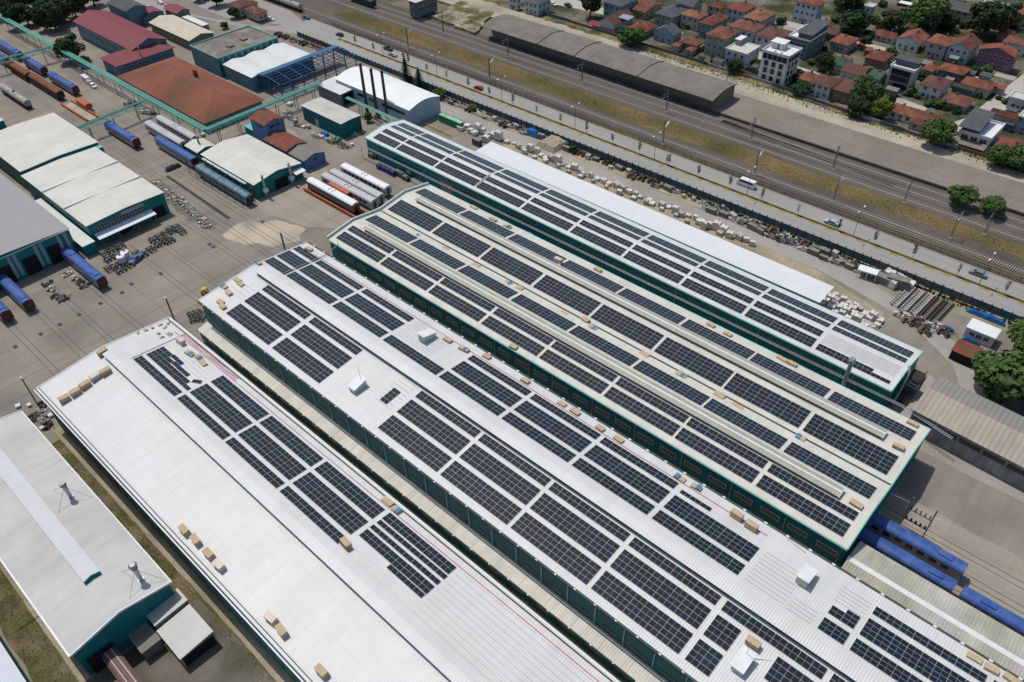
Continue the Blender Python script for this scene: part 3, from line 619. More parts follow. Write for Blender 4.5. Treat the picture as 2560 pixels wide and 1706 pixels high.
# fence beside the road and the teal yard wall
def fence(label,x0,x1,y,h,step,pm,rm,name='road_fence'):
    t=thing(name,label,'fence',(0,0,0))
    b=MB();b.box(-.05,-.05,0,.05,.05,h);pm_=b.mesh('post',pm);n=int((x1-x0)/step)
    for k in range(n+1): link('post',pm_,t,(x0+k*step,y,0))
    for z in (h-.1,h*.55,.15):
        b=MB();b.box(x0,y-.025,z-.03,x1,y+.025,z+.03);b.build('rail',rm,t)
    b=MB();x=x0
    while x<x1: b.box(x,y-.012,.1,x+.03,y+.012,h-.05);x+=.22
    b.build('mesh_bars',rm,t)['kind']='stuff'
    return t
FEN=mat('dark_fence_metal',(0.045,0.05,0.05),.6,.1)
fence('dark metal fence between the road and the railway',-318,80,219.35,1.9,2.7,FEN,FEN)
t=thing('yard_wall','long weathered blue-green panel wall along the near side of the road','wall',(0,0,0))
PANW=[mat('yard_wall_panel_%d'%k,c,.8,.2,.6,.15,streak=('z',1.2,.25)) for k,c in enumerate(((0.085,0.135,0.145),(0.10,0.125,0.13),(0.065,0.12,0.135),(0.13,0.14,0.14),(0.03,0.18,0.20)))]
pms=[]
for m in PANW:
    b=MB();b.box(0,-.06,0,2.42,.06,2.25);pms.append(b.mesh('wall_panel',m))
b=MB();b.box(-.1,-.12,0,.1,.12,2.75);pp=b.mesh('post',FEN)
for k in range(136):
    x=-320+k*2.5
    link('wall_panel',pms[random.choice((0,0,1,1,2,3,3)) if random.random()>.05 else pms and 4],t,(x+.04,201.2,0));link('post',pp,t,(x,201.2,0))
# long warehouse in four roof bays
WR=mat('asbestos_roof',(0.215,0.195,0.165),.9,.08,.25,.1,rib=('x',1.05),ribd=.3,ribc=.16,fine=.10,fscale=1.5,col2=(0.18,0.165,0.145),c2scale=.15,streak=('y',.7,.12))
WW=mat('tan_warehouse_wall',(0.24,0.205,0.13),.9,.12,.4,.1,streak=('z',.8,.2))
t=thing('warehouse','long low freight warehouse with four grey vaulted roof bays beside the tracks','building',(0,0,0))
part_box('wall',t,WW,-251.0,257.5,1.0,-134.6,269.6,5.6)
prof=[(252.2,5.7),(254.5,6.3),(257.5,6.95),(261.2,7.35),(265,7.1),(268,6.5),(270.3,5.9)]
xs=[-252.2,-219.4,-199.3,-167.6,-133.6]
for k in range(4):
    b=MB();b.prism(prof+[(y,z+.14) for y,z in reversed(prof)],xs[k]+.05,xs[k+1]-.05,'x');r=b.build('roof',WR,t)
    if k:
        b=MB();b.prism([(y,z+.1) for y,z in prof]+[(y,z+.5) for y,z in reversed(prof)],xs[k]-.25,xs[k]+.25,'x');b.build('parapet_wall',GREYBR,t)
b=MB();b.prism([(257.5,5.6)]+[(269.6,5.6)]+[(y,z) for y,z in reversed(prof[2:-1])],-134.62,-134.4,'x');b.build('gable',WW,t)
for k in range(26): part_box('pilaster',t,GREYBR,-250+k*4.5,257.35,1.0,-249.5+k*4.5,257.48,5.6)
for k in range(7): part_box('shed_door',t,GREYBR,-246+k*16.3,257.38,1.02,-243+k*16.3,257.46,4.2)
# masts and lamps
MASTM=mat('mast_steel',(0.16,0.165,0.16),.6,.1,metal=.3)
def lattice_mast(h=9.0):
    b=MB()
    for s in (-.22,.22): b.box(s-.06,-.1,0,s+.06,.1,h)
    k=0.4
    while k<h-.6: b.bar((-.22,0,k),(.22,0,k+.5),.05);b.bar((.22,0,k+.5),(-.22,0,k+1.0),.05);k+=1.0
    return b
MAST0=lattice_mast().mesh('mast_column',MASTM)
b=MB();b.bar((0,0,7.6),(0,-3.4,8.0),.09);b.bar((0,0,6.4),(0,-3.0,7.9),.07);b.bar((0,-2.2,7.0),(0,-3.6,6.6),.06);b.cyl((0,-.15,7.6),(0,-.6,7.65),.14,n=6);b.cyl((0,-.15,6.4),(0,-.55,6.6),.14,n=6);ARM0=b.mesh('cantilever_arm',GALV)
b=MB();b.box(-.5,-.4,0,.5,.4,.35);FT0=b.mesh('footing',SLEEP)
masts=sorted([(-269.61,223.71),(-269.86,245.41),(-219.67,223.22),(-229.26,244.76),(-188.72,244.59),(-147.80,243.95),(-134.64,222.45),(-112.48,244.75),(-81.55,244.16),(-99.55,224.33),(-72.48,225.52),(-55.53,238.76),(-37.45,228.50),(-30.76,236.85)])
for i,(x,y) in enumerate(masts):
    t=thing('catenary_mast','%s overhead-line mast counted from the left along the tracks'%ORD[i],'mast',(x,y,0),0,'overhead-line masts along the railway')
    link('mast_column',MAST0,t);link('footing',FT0,t)
    link('cantilever_arm',ARM0,t,rz=0 if y>232 else math.pi)
b=MB();b.cyl((0,0,0),(0,0,9.2),.11,.06,n=6);LP0=b.mesh('lamp_pole',MASTM)
b=MB();b.bar((0,0,9.1),(0,1.7,9.55),.06);b.bar((0,0,9.1),(0,-1.7,9.55),.06);LA0=b.mesh('lamp_arm',MASTM)
LMP=mat('lamp_head_white',(0.7,0.7,0.68),.4,.05)
b=MB();b.box(-.17,1.5,9.5,.17,2.4,9.66);LH0=b.mesh('lamp_head',LMP);b=MB();b.box(-.17,-2.4,9.5,.17,-1.5,9.66);LH1=b.mesh('lamp_head',LMP)
lx=sorted([-271.92,-237.92,-201.60,-165.32,-130.45,-94.87,-59.36,-23.47])
for i,x in enumerate(lx):
    t=thing('street_lamp','%s twin-headed lamp post from the left on the road median'%ORD[i],'street lamp',(x,211.15,0),0,'lamp posts on the road median')
    link('lamp_pole',LP0,t);link('lamp_arm',LA0,t);link('lamp_head',LH0,t);link('lamp_head',LH1,t)
# overhead wires
for i,(y,z) in enumerate(((225.4,6.4),(241.3,6.4),(246.7,6.4),(251.4,6.4))):
    o=MB().cyl((-420,y,z),(90,y,z),.022,n=4).build('contact_wire',MASTM);tag(o,'thin overhead contact wire above the %s'%('near single track','track by the grass strip','middle track','track by the platform')[i],'wire','overhead contact wires')
for y,z in ((26.5,7.2),): pass
# ------------------------------------------------------------------ houses of the town
def wallm(n,c): return mat('plaster_'+n,c,.85,.08,.4,.15,streak=('z',.6,.12))
WM=dict(paleblue=wallm('paleblue',(0.40,0.46,0.50)),olive=wallm('olive',(0.35,0.33,0.17)),white=wallm('white',(0.60,0.60,0.58)),beige=wallm('beige',(0.40,0.34,0.27)),grey=wallm('grey',(0.30,0.32,0.33)),blue=wallm('blue',(0.25,0.34,0.42)),green=wallm('green',(0.24,0.29,0.23)),teal=wallm('teal',(0.16,0.26,0.25)),pink=wallm('pink',(0.42,0.35,0.34)),purple=wallm('purple',(0.20,0.10,0.14)),dark=wallm('dark',(0.10,0.12,0.14)),lilac=wallm('lilac',(0.44,0.45,0.52)),brown=wallm('brown',(0.20,0.12,0.09)))
GREENR=mat('green_sheet_roof',(0.045,0.085,0.06),.75,.12,.3,.2,rib=('x',.5),ribd=.2,ribc=.12)
TV=[mat('roof_tiles_%d'%k,c,.85,.2,.4,.12,fine=.22,fscale=2.2,col2=(c[0]*.7,c[1]*.75,c[2]*.85),c2scale=.3,rib=('y',.42),ribd=.2,ribc=.14) for k,c in enumerate(((0.235,0.09,0.056),(0.20,0.07,0.047),(0.26,0.115,0.07),(0.185,0.08,0.055),(0.22,0.078,0.044),(0.165,0.062,0.045)))]
RM=dict(r=TILE,o=TILE2,b=TILE3,s=SLATE,g=GREENR,m=MAROON,w=WROOF,gb=GREYBR)
FL=mat('flat_roof_screed',(0.50,0.47,0.40),.85,.08,.3,.1)
def house(label,bx,h,wall,roof,typ='hip',rise=1.6,fx=(2,),fy=(3,),over=.5,base=.9,chim=True,**k):
    x0,y0,x1,y1=bx;x0+=over;y0+=over;x1-=over;y1-=over
    H=h
    fl=max(1,int(round((H-base)/3.0)));wins=[]
    nx=max(1,min(5,int((y1-y0)/2.6)));ny=max(1,min(6,int((x1-x0)/2.6)))
    for q in range(fl):
        z=base+q*(H-base)/fl+1.0
        wins.append(('-y',ny,z,1.15,1.25,.4));wins.append(('+x',nx,z,1.15,1.25,.4))
    if roof in 'ro': RM['r']=RM['o']=random.choice(TV)
    t=block('house',label,'house',x0,y0,x1,y1,H,WM[wall],RM.get(roof,FL),typ,rise,over,base,wins,group='town houses',**k)
    if chim and typ in('hip','gx','gy'):
        cx,cy=x0+(x1-x0)*random.uniform(.3,.7),y0+(y1-y0)*random.uniform(.45,.75);part_box('chimney',t,WM['brown'],cx,cy,H,cx+.6,cy+.6,H+rise+.7)
    part_box('door',t,WM['brown'],(x0+x1)/2-.5,y0-.06,base,(x0+x1)/2+.5,y0+.01,base+2.1)
    return t
H_=house
t=H_('pale blue gabled house with tan roof and grey roof panel above a red awning',(-216.9,291.2,-208.0,306.9),5.2,'paleblue','b','gy',2.2)
b=MB();bx=(-210.8,297.4,-205.0,302.1);b.prism([(bx[1],6.3),(bx[3],6.5),(bx[3],6.65),(bx[1],6.45)],bx[0],bx[2],'x');b.build('roof_panel',GALV,t)
b=MB();bx=(-223.0,290.9,-207.2,293.6);b.prism([(bx[1],2.6),(bx[1]+4,3.2),(bx[1]+4,3.3),(bx[1],2.7)],bx[0],bx[2],'x');tag(b.build('awning',MAROON),'red sheet awning in front of the pale blue gabled house','awning')
H_('olive walled house with red roof behind the pale blue gabled house',(-216.0,314.7,-207.6,329.8),4.3,'olive','r','gx',1.6)
H_('low dark house with red hip roof left of the blue gabled house',(-204.9,294.3,-194.7,306.8),3.7,'brown','r')
H_('grey-green house with dark slate hip roof behind the blue gabled house',(-201.7,312.7,-191.4,326.3),6,'green','s','hip',2)
H_('sky blue gabled house with dark roof near the round tree',(-191.8,297.4,-180.7,304.8),5.2,'blue','s','gy',2.2)
H_('beige two-storey house with red hip roof and a balcony',(-191.1,317.4,-180.9,325.7),6.6,'pink','r')
t=H_('low house with red hip roof and small tiled porch beside the green apartment house',(-178.0,296.9,-168.8,304.9),3.7,'brown','r')
H_('tiny tiled porch house in front of the low red-roofed house',(-171.7,292.4,-168.0,296.9),3.1,'grey','r','hip',.8,chim=False)
t=H_('three-storey green-grey apartment house with red hip roof and open balconies',(-166.1,297.5,-156.0,309.6),9.4,'green','o')
for z in (3.4,6.2): part_box('balcony',t,TRIM,t.children[0].bound_box[0][0]+2.5,t.children[0].bound_box[0][1]-1.2,z,t.children[0].bound_box[0][0]+8,t.children[0].bound_box[0][1]-.02,z+.9)
H_('large slate-roofed building at the top beside the grey-green house',(-200.6,327.7,-190.7,336.6),7,'grey','s','gx',2)
H_('red-roofed house at the back left of the teal walled house',(-188.7,335.6,-180.6,341.2),6,'beige','r')
H_('teal walled house with red hip roof behind the green apartment house',(-178.9,313.8,-171.9,327.9),6.8,'teal','r')
H_('pale house with red hip roof above a blue window band',(-179.9,337.7,-170.1,349.0),6.3,'paleblue','r')
H_('white house with red-brown hip roof right of the blue window band house',(-168.8,333.6,-159.4,348.2),5.8,'paleblue','o')
H_('long white terrace with red hip roof behind the lilac flat-roofed house',(-166.5,316.7,-153.5,327.2),7.3,'white','r')
H_('white terrace with dark brown roof left of the white apartment block',(-153.0,315.9,-141.8,329.6),6.8,'white','b','hip',1.4)
# lilac flat house
t=H_('lilac two-storey house with cream flat roof and stair tower',(-154.5,295.1,-144.5,306.1),6.8,'lilac','flat','flat',over=.15,parapet=.35)
bx=(-153.7,301.3,-151.7,305.1);part_box('stair_tower',t,WM['grey'],bx[0],bx[1],7.0,bx[2],bx[3]+1,9.2);part_box('tower_roof',t,TRIM,bx[0]-.3,bx[1]-.3,9.21,bx[2]+.3,bx[3]+1.3,9.4)
# white apartment block
bx=(-135.6,288.9,-124.1,299.4)
t=block('apartment_block','tall white four-storey apartment block with white flat roof and roof hut','building',bx[0]+.3,bx[1]+.3,bx[2]-.3,bx[3]-.3,12.6,WM['white'],TRIM,'flat',0,.35,.9,[('-y',3,z,1.5,1.9,.8) for z in (2.0,4.9,7.6)]+[('+x',3,z,1.5,1.9,.8) for z in (2.0,4.9,7.6)]+[('-y',5,10.3,1.7,1.9,.3),('+x',4,10.3,1.7,1.9,.3)],parapet=.7,wm2=WM['white'],fm=WM['dark'])
cx,cy=bx[0]+(bx[2]-bx[0])*.30,bx[1]+(bx[3]-bx[1])*.62
part_box('roof_hut',t,WM['white'],cx-2.2,cy-1.6,12.8,cx+2.6,cy+2.6,15.2);part_box('hut_roof',t,TRIM,cx-2.7,cy-2.1,15.21,cx+3.1,cy+3.1,15.4);part_box('hut_door',t,GREYBR,cx+.3,cy-1.68,12.85,cx+1.2,cy-1.59,14.8)
for dx in (-1,1.6): part_box('vent_box',t,WM['white'],cx+dx+2,bx[1]+1.4,12.8,cx+dx+2.7,bx[1]+2.1,13.5)
# dark modern house
bx=(-139.4,318.7,-129.3,334.6)
t=block('house','dark blue-grey modern house with slab roof behind the white apartment block','house',bx[0]+.2,bx[1]+.2,bx[2]-.2,bx[3]-.2,8.6,WM['dark'],TRIM,'flat',0,.1,.9,[('-y',3,z,1.6,1.6) for z in (2,5.6)]+[('+x',3,z,1.4,1.6) for z in (2,5.6)],'town houses',parapet=.5)
part_box('upper_storey',t,WM['dark'],bx[0]+(bx[2]-bx[0])*.42,bx[1]+.3,8.8,bx[2]-.4,bx[3]-.4,11.2);b=MB();b.prism([(bx[1]-.4,11.21),(bx[3]+.2,12.2),(bx[3]+.2,12.4),(bx[1]-.4,11.41)],bx[0]+(bx[2]-bx[0])*.36,bx[2]+.3,'x');b.build('slab_roof',SLATE,t)
t=H_('pale blue apartment house with red roof and dark balconies at the top edge',(-156.1,355.4,-144.3,362.8),9.8,'paleblue','o')
H_('small tiled house behind the dark modern house',(-141.7,351.9,-135.9,356.6),4,'brown','r')
H_('brown-tiled house between the dark modern house and the red hip house',(-137.2,344.4,-128.8,349.7),4,'brown','b','gx')
H_('white walled house with red hip roof near the red parked car',(-128.0,334.9,-119.6,345.7),4.6,'grey','r')
H_('low house with dark green hip roof right of the white apartment block',(-122.9,313.7,-111.0,321.2),4.6,'green','g','hip',2)
H_('low house with brown roof right of the green-roofed house',(-111.7,310.2,-102.1,320.3),4.5,'grey','b','gx',1.6)
H_('dark green flat-pitched house left of the grey tower house',(-103.2,311.9,-96.2,320.6),4.2,'teal','g','gx',.8)
H_('small green walled house with red roof facing the dirt road',(-121.4,292.9,-115.7,300.9),4.4,'green','r')
H_('white two-storey house with brown tiled hip roof facing the dirt road',(-114.5,289.2,-105.5,299.5),5.8,'paleblue','b','hip',2)
t=H_('dark porch house with brown tiled roof right of the white two-storey house',(-105.9,290.3,-95.3,302.5),5.3,'brown','b','hip',2)
H_('small gabled house with dark and green roof beside the big round trees',(-93.2,297.1,-83.8,298.4),4,'grey','g','gx',1.8)
H_('low house with orange tiles at the edge of the green gardens',(-117.9,356.9,-109.1,362.6),3.4,'grey','o','gx')
H_('white gabled house with brown-red roof in the green gardens',(-107.7,354.0,-97.9,366.2),5,'white','r','gy',2)
H_('pink villa with orange hip roof, left half of the double house',(-95.5,353.3,-86.8,364.7),6.8,'pink','o')
H_('pale villa with orange gable and round windows, right half of the double house',(-87.3,354.5,-78.0,368.1),6.8,'paleblue','o','gy',2.2)
H_('purple two-storey house with orange gable roof on the street corner',(-76.3,357.0,-62.3,364.1),7.4,'purple','o','gy',2.2)
H_('low house with orange hip roof behind the grey tower house',(-110.1,329.1,-101.9,340.1),4.2,'brown','o')
bx=(-94.4,313.1,-84.9,319.5)
t=block('house','narrow grey four-storey tower house with white framed glass front','house',bx[0]+.2,bx[1]+.2,bx[2]-.2,bx[3]-.2,9.6,WM['grey'],TRIM,'flat',0,.15,.9,[('+x',3,z,1.1,1.3) for z in (2,4.8,7.4)],'town houses',parapet=.6)
for z in (2.0,4.7,7.2): window(t,bx[0]+1.2,bx[1]+.19,z,bx[2]-bx[0]-2.4,2.1,'-y',WM['dark'],GLASSW,bars=1)
part_box('upper_storey',t,WM['dark'],bx[0]+.6,bx[1]+3.4,9.8,bx[2]-.5,bx[3]-.4,12.0);b=MB();b.prism([(bx[1]+2.6,12.01),(bx[3],12.6),(bx[3],12.8),(bx[1]+2.6,12.2)],bx[0]+.2,bx[2],'x');b.build('slab_roof',SLATE,t)
H_('low orange-tiled house right of the grey tower house',(-88.5,333.4,-83.7,340.4),3.6,'beige','o')
H_('dark house with orange hip roof above the brown-roofed white house',(-83.1,334.1,-72.9,342.5),4.8,'dark','o')
H_('white house with large brown roof left of the orange hip roofs',(-82.3,313.3,-73.5,324.4),5.9,'white','b','hip',1.6)
H_('house with red and brown hip roof on the street corner below the purple house',(-72.0,327.4,-60.9,336.1),4.4,'beige','r')
H_('low house with grey sheet roof left of the red corner house',(-74.1,326.6,-65.5,327.2),3.6,'dark','gb','gx',.8,chim=False)
H_('low orange hip-roofed house standing alone by the pale street',(-72.6,310.2,-63.0,319.8),3.5,'grey','o')
H_('long pink house with dark slate roof at the top right',(-106.3,399.4,-90.6,411.9),6,'pink','s','gx',1.6)
H_('blue-grey apartment house at the top right edge',(-91.6,406.1,-82.1,409.8),9,'blue','flat','flat',parapet=.5)
H_('small orange-roofed hut below the dark trees at the right',(-78.4,389.3,-72.7,397.1),3.4,'brown','o')
H_('orange-roofed house behind the purple house at the right edge',(-73.0,377.8,-63.6,386.5),5,'white','o')
H_('house with red roof at the upper right corner',(-79.8,411.8,-74.5,425.3),6,'beige','r','gx')
t=thing('awning','white awning with magenta edge at the top right','awning',(0,0,0));bx=(-125.2,399.1,-117.3,402.8);part_box('awning_roof',t,TRIM,bx[0],bx[1],4,bx[2],bx[3],4.15);part_box('edge_band',t,MAROON,bx[0],bx[1]-.1,3.1,bx[2],bx[1]-.01,4.1)
for x in (bx[0]+.3,bx[2]-.3): part_box('post',t,STEEL,x-.06,bx[1]+.2,.9,x+.06,bx[1]+.3,4)
H_('white and blue house at the top edge left of the white awning',(-132.1,376.2,-128.2,381.3),7,'paleblue','flat','flat',parapet=.4)
H_('low house with orange hip roof beside the round tree, left of a pair',(-83.6,289.8,-73.8,297.9),3.6,'white','o','hip',1.8)
H_('low house with orange and brown hip roof, right of a pair by the round tree',(-74.4,285.9,-63.9,297.9),3.6,'grey','o','hip',1.8)
# modern corner house
bx=(-57.4,286.2,-47.3,299.8)
t=block('house','modern white and glass house with grey slab roof and roof terrace','house',bx[0],bx[1],bx[2],bx[3],5.4,WM['white'],TRIM,'flat',0,.2,.9,[('+x',4,2,1.2,1.4),],'town houses',parapet=.7)
for k in range(3): window(t,bx[0]+1+k*(bx[2]-bx[0]-1)/3,bx[1]-.005,2.9,(bx[2]-bx[0])/3-1.2,2.0,'-y',WM['white'],GLASSW)
b=MB();b.prism([(bx[1]-1.5,7.6),(bx[3]-.5,9.0),(bx[3]-.5,9.25),(bx[1]-1.5,7.85)],bx[0]-.6,bx[0]+(bx[2]-bx[0])*.62,'x');b.build('slab_roof',SLATE,t);part_box('upper_storey',t,WM['dark'],bx[0]+.2,bx[1]+1.2,5.62,bx[0]+(bx[2]-bx[0])*.55,bx[3]-1,7.75)
b=MB();b.prism([(bx[1]-4,3.0),(bx[1]-.02,3.5),(bx[1]-.02,3.6),(bx[1]-4,3.1)],bx[0],bx[2],'x');b.build('porch_roof',GREYBR,t)
H_('two-storey house with orange hip roof behind the modern terrace house',(-54.8,307.5,-44.1,308.7),5.3,'beige','o')
H_('low house with orange roof at the right edge below the modern house',(-46.1,283.1,-36.6,296.5),3.5,'grey','o')
H_('white flat-roofed building at the right edge by the pale street',(-53.8,324.8,-45.3,331.2),5,'lilac','flat','flat',parapet=.5)
H_('pale blue house at the right edge beside the orange hip roof',(-45.6,307.3,-40.0,313.5),6.5,'blue','flat','flat',parapet=.4)
# top left of the town
H_('brown-tiled house beside the hedge left of the station forecourt',(-370.5,196.9,-359.7,208.3),4.8,'beige','b')
H_('small red-tiled stone house by the station forecourt',(-358.7,198.9,-347.5,205.2),4.3,'beige','r')
H_('grey unfinished block at the top edge above the rubble plot',(-297.5,249.4,-291.6,263.6),8,'dark','flat','flat')
H_('pale house at the top edge right of the rubble plot',(-267.9,286.2,-261.5,290.0),6,'paleblue','s')
H_('light blue house at the top edge with a dirt yard in front',(-258.1,286.8,-248.8,296.9),6.3,'paleblue','s','hip')
H_('grey slate-roofed house at the top edge behind the tall dark tree',(-226.9,307.3,-216.4,322.3),7,'blue','s')
# garden wall along the dirt road
t=thing('garden_wall','low dark garden wall between the dirt road and the houses','wall',(0,0,0))
pts=[(-250,291),(-178,289.5),(-128,288),(-92,283.8),(-55,282.2),(30,280.6)]
for (xa,ya),(xb,yb) in zip(pts,pts[1:]):
    n=max(1,int((xb-xa)/9))
    for k in range(n):
        a,c_=k/n,(k+1)/n;b=MB();p=Vector((xa+(xb-xa)*a,ya+(yb-ya)*a,0));q=Vector((xa+(xb-xa)*c_-.15,ya+(yb-ya)*c_,0));d=(q-p);M=Matrix.Translation(p)@Matrix.Rotation(math.atan2(d.y,d.x),4,'Z');b.box(0,-.12,.9,d.length,.12,2.3+random.uniform(-.15,.2),M=M);b.build('wall_panel',WM[random.choice(('dark','brown','grey','dark'))],t)

# garden sheds, yard walls and paved yards between the houses
for i,(x,y) in enumerate(sorted([(-176.90,294.37),(-169.37,300.53),(-154.06,290.27),(-165.33,323.85),(-140.28,295.69),(-142.44,322.56),(-132.28,328.74),(-135.99,343.19),(-125.15,336.70),(-115.41,326.05),(-112.76,340.50),(-104.29,321.49),(-97.14,318.00),(-89.91,309.58),(-86.13,316.24),(-89.52,341.40),(-107.25,385.00),(-82.81,352.84),(-72.41,342.14),(-67.41,344.42),(-76.67,331.26),(-59.67,336.42),(-49.90,319.43),(-47.21,307.68),(-94.08,302.63),(-147.38,325.03)])):
    w,d=random.uniform(2.2,4.5),random.uniform(2,3.5);h=random.uniform(2.0,2.7)+.9
    block('garden_shed','%s small garden shed from the left among the town houses'%ORD[i],'shed',x-w/2,y-d/2,x+w/2,y+d/2,h,WM[random.choice(('brown','grey','dark','beige'))],random.choice((RUST,GREYBR,TILE3,TILE,SLATE,GALV)),'mono',.4,.2,.9,group='garden sheds')
PAV=mat('paved_yard',(0.36,0.33,0.29),.9,.15,.4,.1)
for i,(x,y) in enumerate([(-189.58,311.00),(-174.09,303.11),(-176.36,324.10),(-151.66,304.36),(-141.58,300.44),(-150.71,344.92),(-124.94,306.30),(-118.45,307.82),(-107.27,291.59),(-113.14,344.30),(-103.84,333.47),(-85.54,306.19),(-77.48,296.33),(-93.82,362.22),(-80.96,344.47),(-84.61,369.76),(-70.14,343.92),(-71.09,362.37),(-62.52,353.96),(-48.72,314.02),(-47.90,288.07),(-66.31,293.13)]):
    w,d=random.uniform(4,8),random.uniform(2.5,6);sheet('paved_yard',rect(x-w/2,y-d/2,x+w/2,y+d/2),.932+.0007*i,PAV,amp=.3,step=2)
t=thing('satellite_dishes','x','dish') if 0 else None
DISH=MB();DISH.cyl((0,0,0),(.12,-.2,.12),.08,.5,n=10);DM=DISH.mesh('dish',TRIM)
# ------------------------------------------------------------------ rolling stock
CB=mat('coach_blue_roof',(0.04,0.10,0.34),.55,.16,.5,.3,streak=('y',1.2,.22),col2=(0.055,0.11,0.29),c2scale=.5,lap=40)
CBW=mat('coach_wall',(0.32,0.28,0.29),.5,.1,.5,.3,streak=('z',1,.15))
CRED=mat('coach_end_maroon',(0.12,0.025,0.03),.6,.12)
CGR=mat('trainset_grey',(0.46,0.45,0.44),.5,.07,.5,.3,streak=('z',1,.12))
CWH=mat('trainset_white',(0.70,0.70,0.71),.45,.05)
ORG=mat('orange_machine_paint',(0.42,0.10,0.035),.55,.15,.6,.3)
RUSTW=mat('rusty_wagon',(0.20,0.075,0.035),.8,.2,.6,.15,streak=('x',.7,.25))
TANKM=mat('tank_silver',(0.33,0.31,0.28),.45,.2,.6,.4)
UND=mat('underframe_dark',(0.03,0.028,0.026),.8,.2)
def bogie_mesh():
    b=MB();b.box(-1.7,-1.1,.45,1.7,-.9,.75);b.box(-1.7,.9,.45,1.7,1.1,.75);b.box(-.3,-1,.5,.3,1,.8)
    for x in (-1.25,1.25):
        b.cyl((x,-1.0,.46),(x,1.0,.46),.08,n=6)
        for y in (-.75,.75): b.cyl((x,y-.07,.46),(x,y+.07,.46),.46,n=10)
    return b
BOG=bogie_mesh().mesh('bogie',UND)
def coach(label,x1,y,L=26.0,roof=CB,wall=CBW,end=CRED,win=True,group='rail coaches',boxes=True,z0=0,dots=False,strip=None,name='rail_coach'):
    """x1 = +x end, car centred on y"""
    t=thing(name,label,'rail car',(x1-L,y,z0),0,group);w=1.42
    b=MB();b.prism([(-w,1.0),(w,1.0),(w,3.35),(-w,3.35)],0,L,'x',0,1);b.build('body',[wall,end],t)
    pr=[(-w-.03,3.352),(-w+.02,3.55),(-1.05,3.88),(-.45,4.06),(0,4.1),(.45,4.06),(1.05,3.88),(w-.02,3.55),(w+.03,3.352)]
    b=MB();b.prism(pr,-.05,L+.05,'x',0,1);r=b.build('roof',[roof,end if roof is CB else roof],t)
    if boxes:
        for x in (L*.12,L*.80): b=MB();b.prism([(-.75,3.95),(.75,3.95),(.6,4.28),(-.6,4.28)],x,x+2.6,'x');b.build('roof_unit',roof,r)
    if dots:
        for x in (L*.45,L*.53):
            for yy in (-.45,.25):
                b=MB();b.cyl((x+(.35 if yy>0 else 0),yy,4.05),(x+(.35 if yy>0 else 0),yy,4.16),.22,n=8);b.build('roof_vent',UND,r)
    if win:
        n=int(L/2.4)
        for k in range(n):
            x=1.6+(L-3.2)*k/n;b=MB();b.box(x,-w-.03,2.05,x+1.35,-w+.01,2.95);b.build('window',GLASSW,t)
    if strip: b=MB();b.box(.2,-w-.04,1.1,L-.2,-w-.005,1.75);b.build('side_skirt',strip,t)
    b=MB();b.box(L-.02,-.45,1.1,L+.08,.45,3.1);b.build('end_door',GLASSW,t)
    for x in (3.2,L-3.2): link('bogie',BOG,t,(x,0,0))
    b=MB();b.box(6,-1.1,.55,L-6,1.1,1.0);b.build('underframe',UND,t)
    return t
def at(v): return v
coach('blue-roofed coach coming out of the rightmost door of the grey hall',-206.18,51.24,22)
coach('blue-roofed coach coming out of the middle door of the grey hall',-211.61,33.08,20)
coach('blue-roofed coach at the left edge coming out of the grey hall',-211.50,27.16,20)
coach('blue-roofed coach standing alone under the green pipe bridge',-276.19,99.16,21.5)
coach('long blue-roofed coach next to the scaffolded coach',-247.24,105.30,24.6,boxes=False)
coach('short blue-roofed coach left of the orange transfer table',-337.43,105.52,22.4)
coach('blue-roofed coach behind the crossing pipe bridge at the left',-366.93,105.79,18.8)
coach('blue-roofed coach at the far left edge of the tracks',-391.85,106.07,30)
coach('blue and red coach behind the rusty wagons at the left edge',-389.75,99.71,24)
coach('nearer grey trainset car by the clay-roofed building',-261.09,109.06,24.9,CGR,CGR,CGR,boxes=False,dots=True)
coach('farther grey trainset car by the clay-roofed building',-261.42,114.09,25.4,CGR,CGR,CGR,boxes=False,dots=True)
for lab,p,q,rm,wm in (('nearest of three grey trainset cars behind the orange wagon',(-179.09,128.11),(-204.69,128.26),CGR,CGR),('middle of three grey trainset cars near the blue houses',(-179.83,131.47),(-204.58,131.43),CGR,CGR),('farthest of three grey trainset cars, with an open cab end',(-182.14,136.25),(-204.65,135.10),CWH,CGR)):
    coach(lab,p[0],p[1],p[0]-q[0],rm,wm,wm,boxes=False,dots=True,group='grey trainset cars')
# white car on the orange table
p=(-181.52,122.60);q=(-204.91,121.88)
t=coach('white-roofed trainset car standing on a long orange transfer table',p[0],p[1],p[0]-q[0],CWH,mat('trainset_dark_side',(0.09,0.09,0.11),.5,.1),ORG,boxes=False,dots=True,z0=.5)
t=thing('transfer_table','long low orange transfer table carrying a white trainset car','machine',(q[0]-1.5,p[1],0));L=p[0]-q[0]+4
for s in (-2.3,1.7):
    b=MB();b.box(0,s,.25,L,s+.45,1.25)
    for k in range(int(L/1.2)): b.box(k*1.2,s-.08,.25,k*1.2+.12,s,1.2)
    b.build('girder',ORG,t)
b=MB();b.box(0,-1.85,.2,L,1.68,.5);b.build('deck',UND,t)
b=MB();b.bar((L,-2.2,.4),(L+1.4,-2.0,.4),.2);b.bar((L,2.0,.4),(L+1.4,1.8,.4),.2);b.bar((L+1.4,-2.0,.4),(L+1.4,1.8,.4),.2);b.build('buffer_frame',ORG,t)
p=(-189.66,126.68);q=(-199.69,125.24)
t=thing('orange_wagon','orange rounded wagon between the white car and the grey trainset','rail car',(q[0],p[1],0));L=p[0]-q[0]
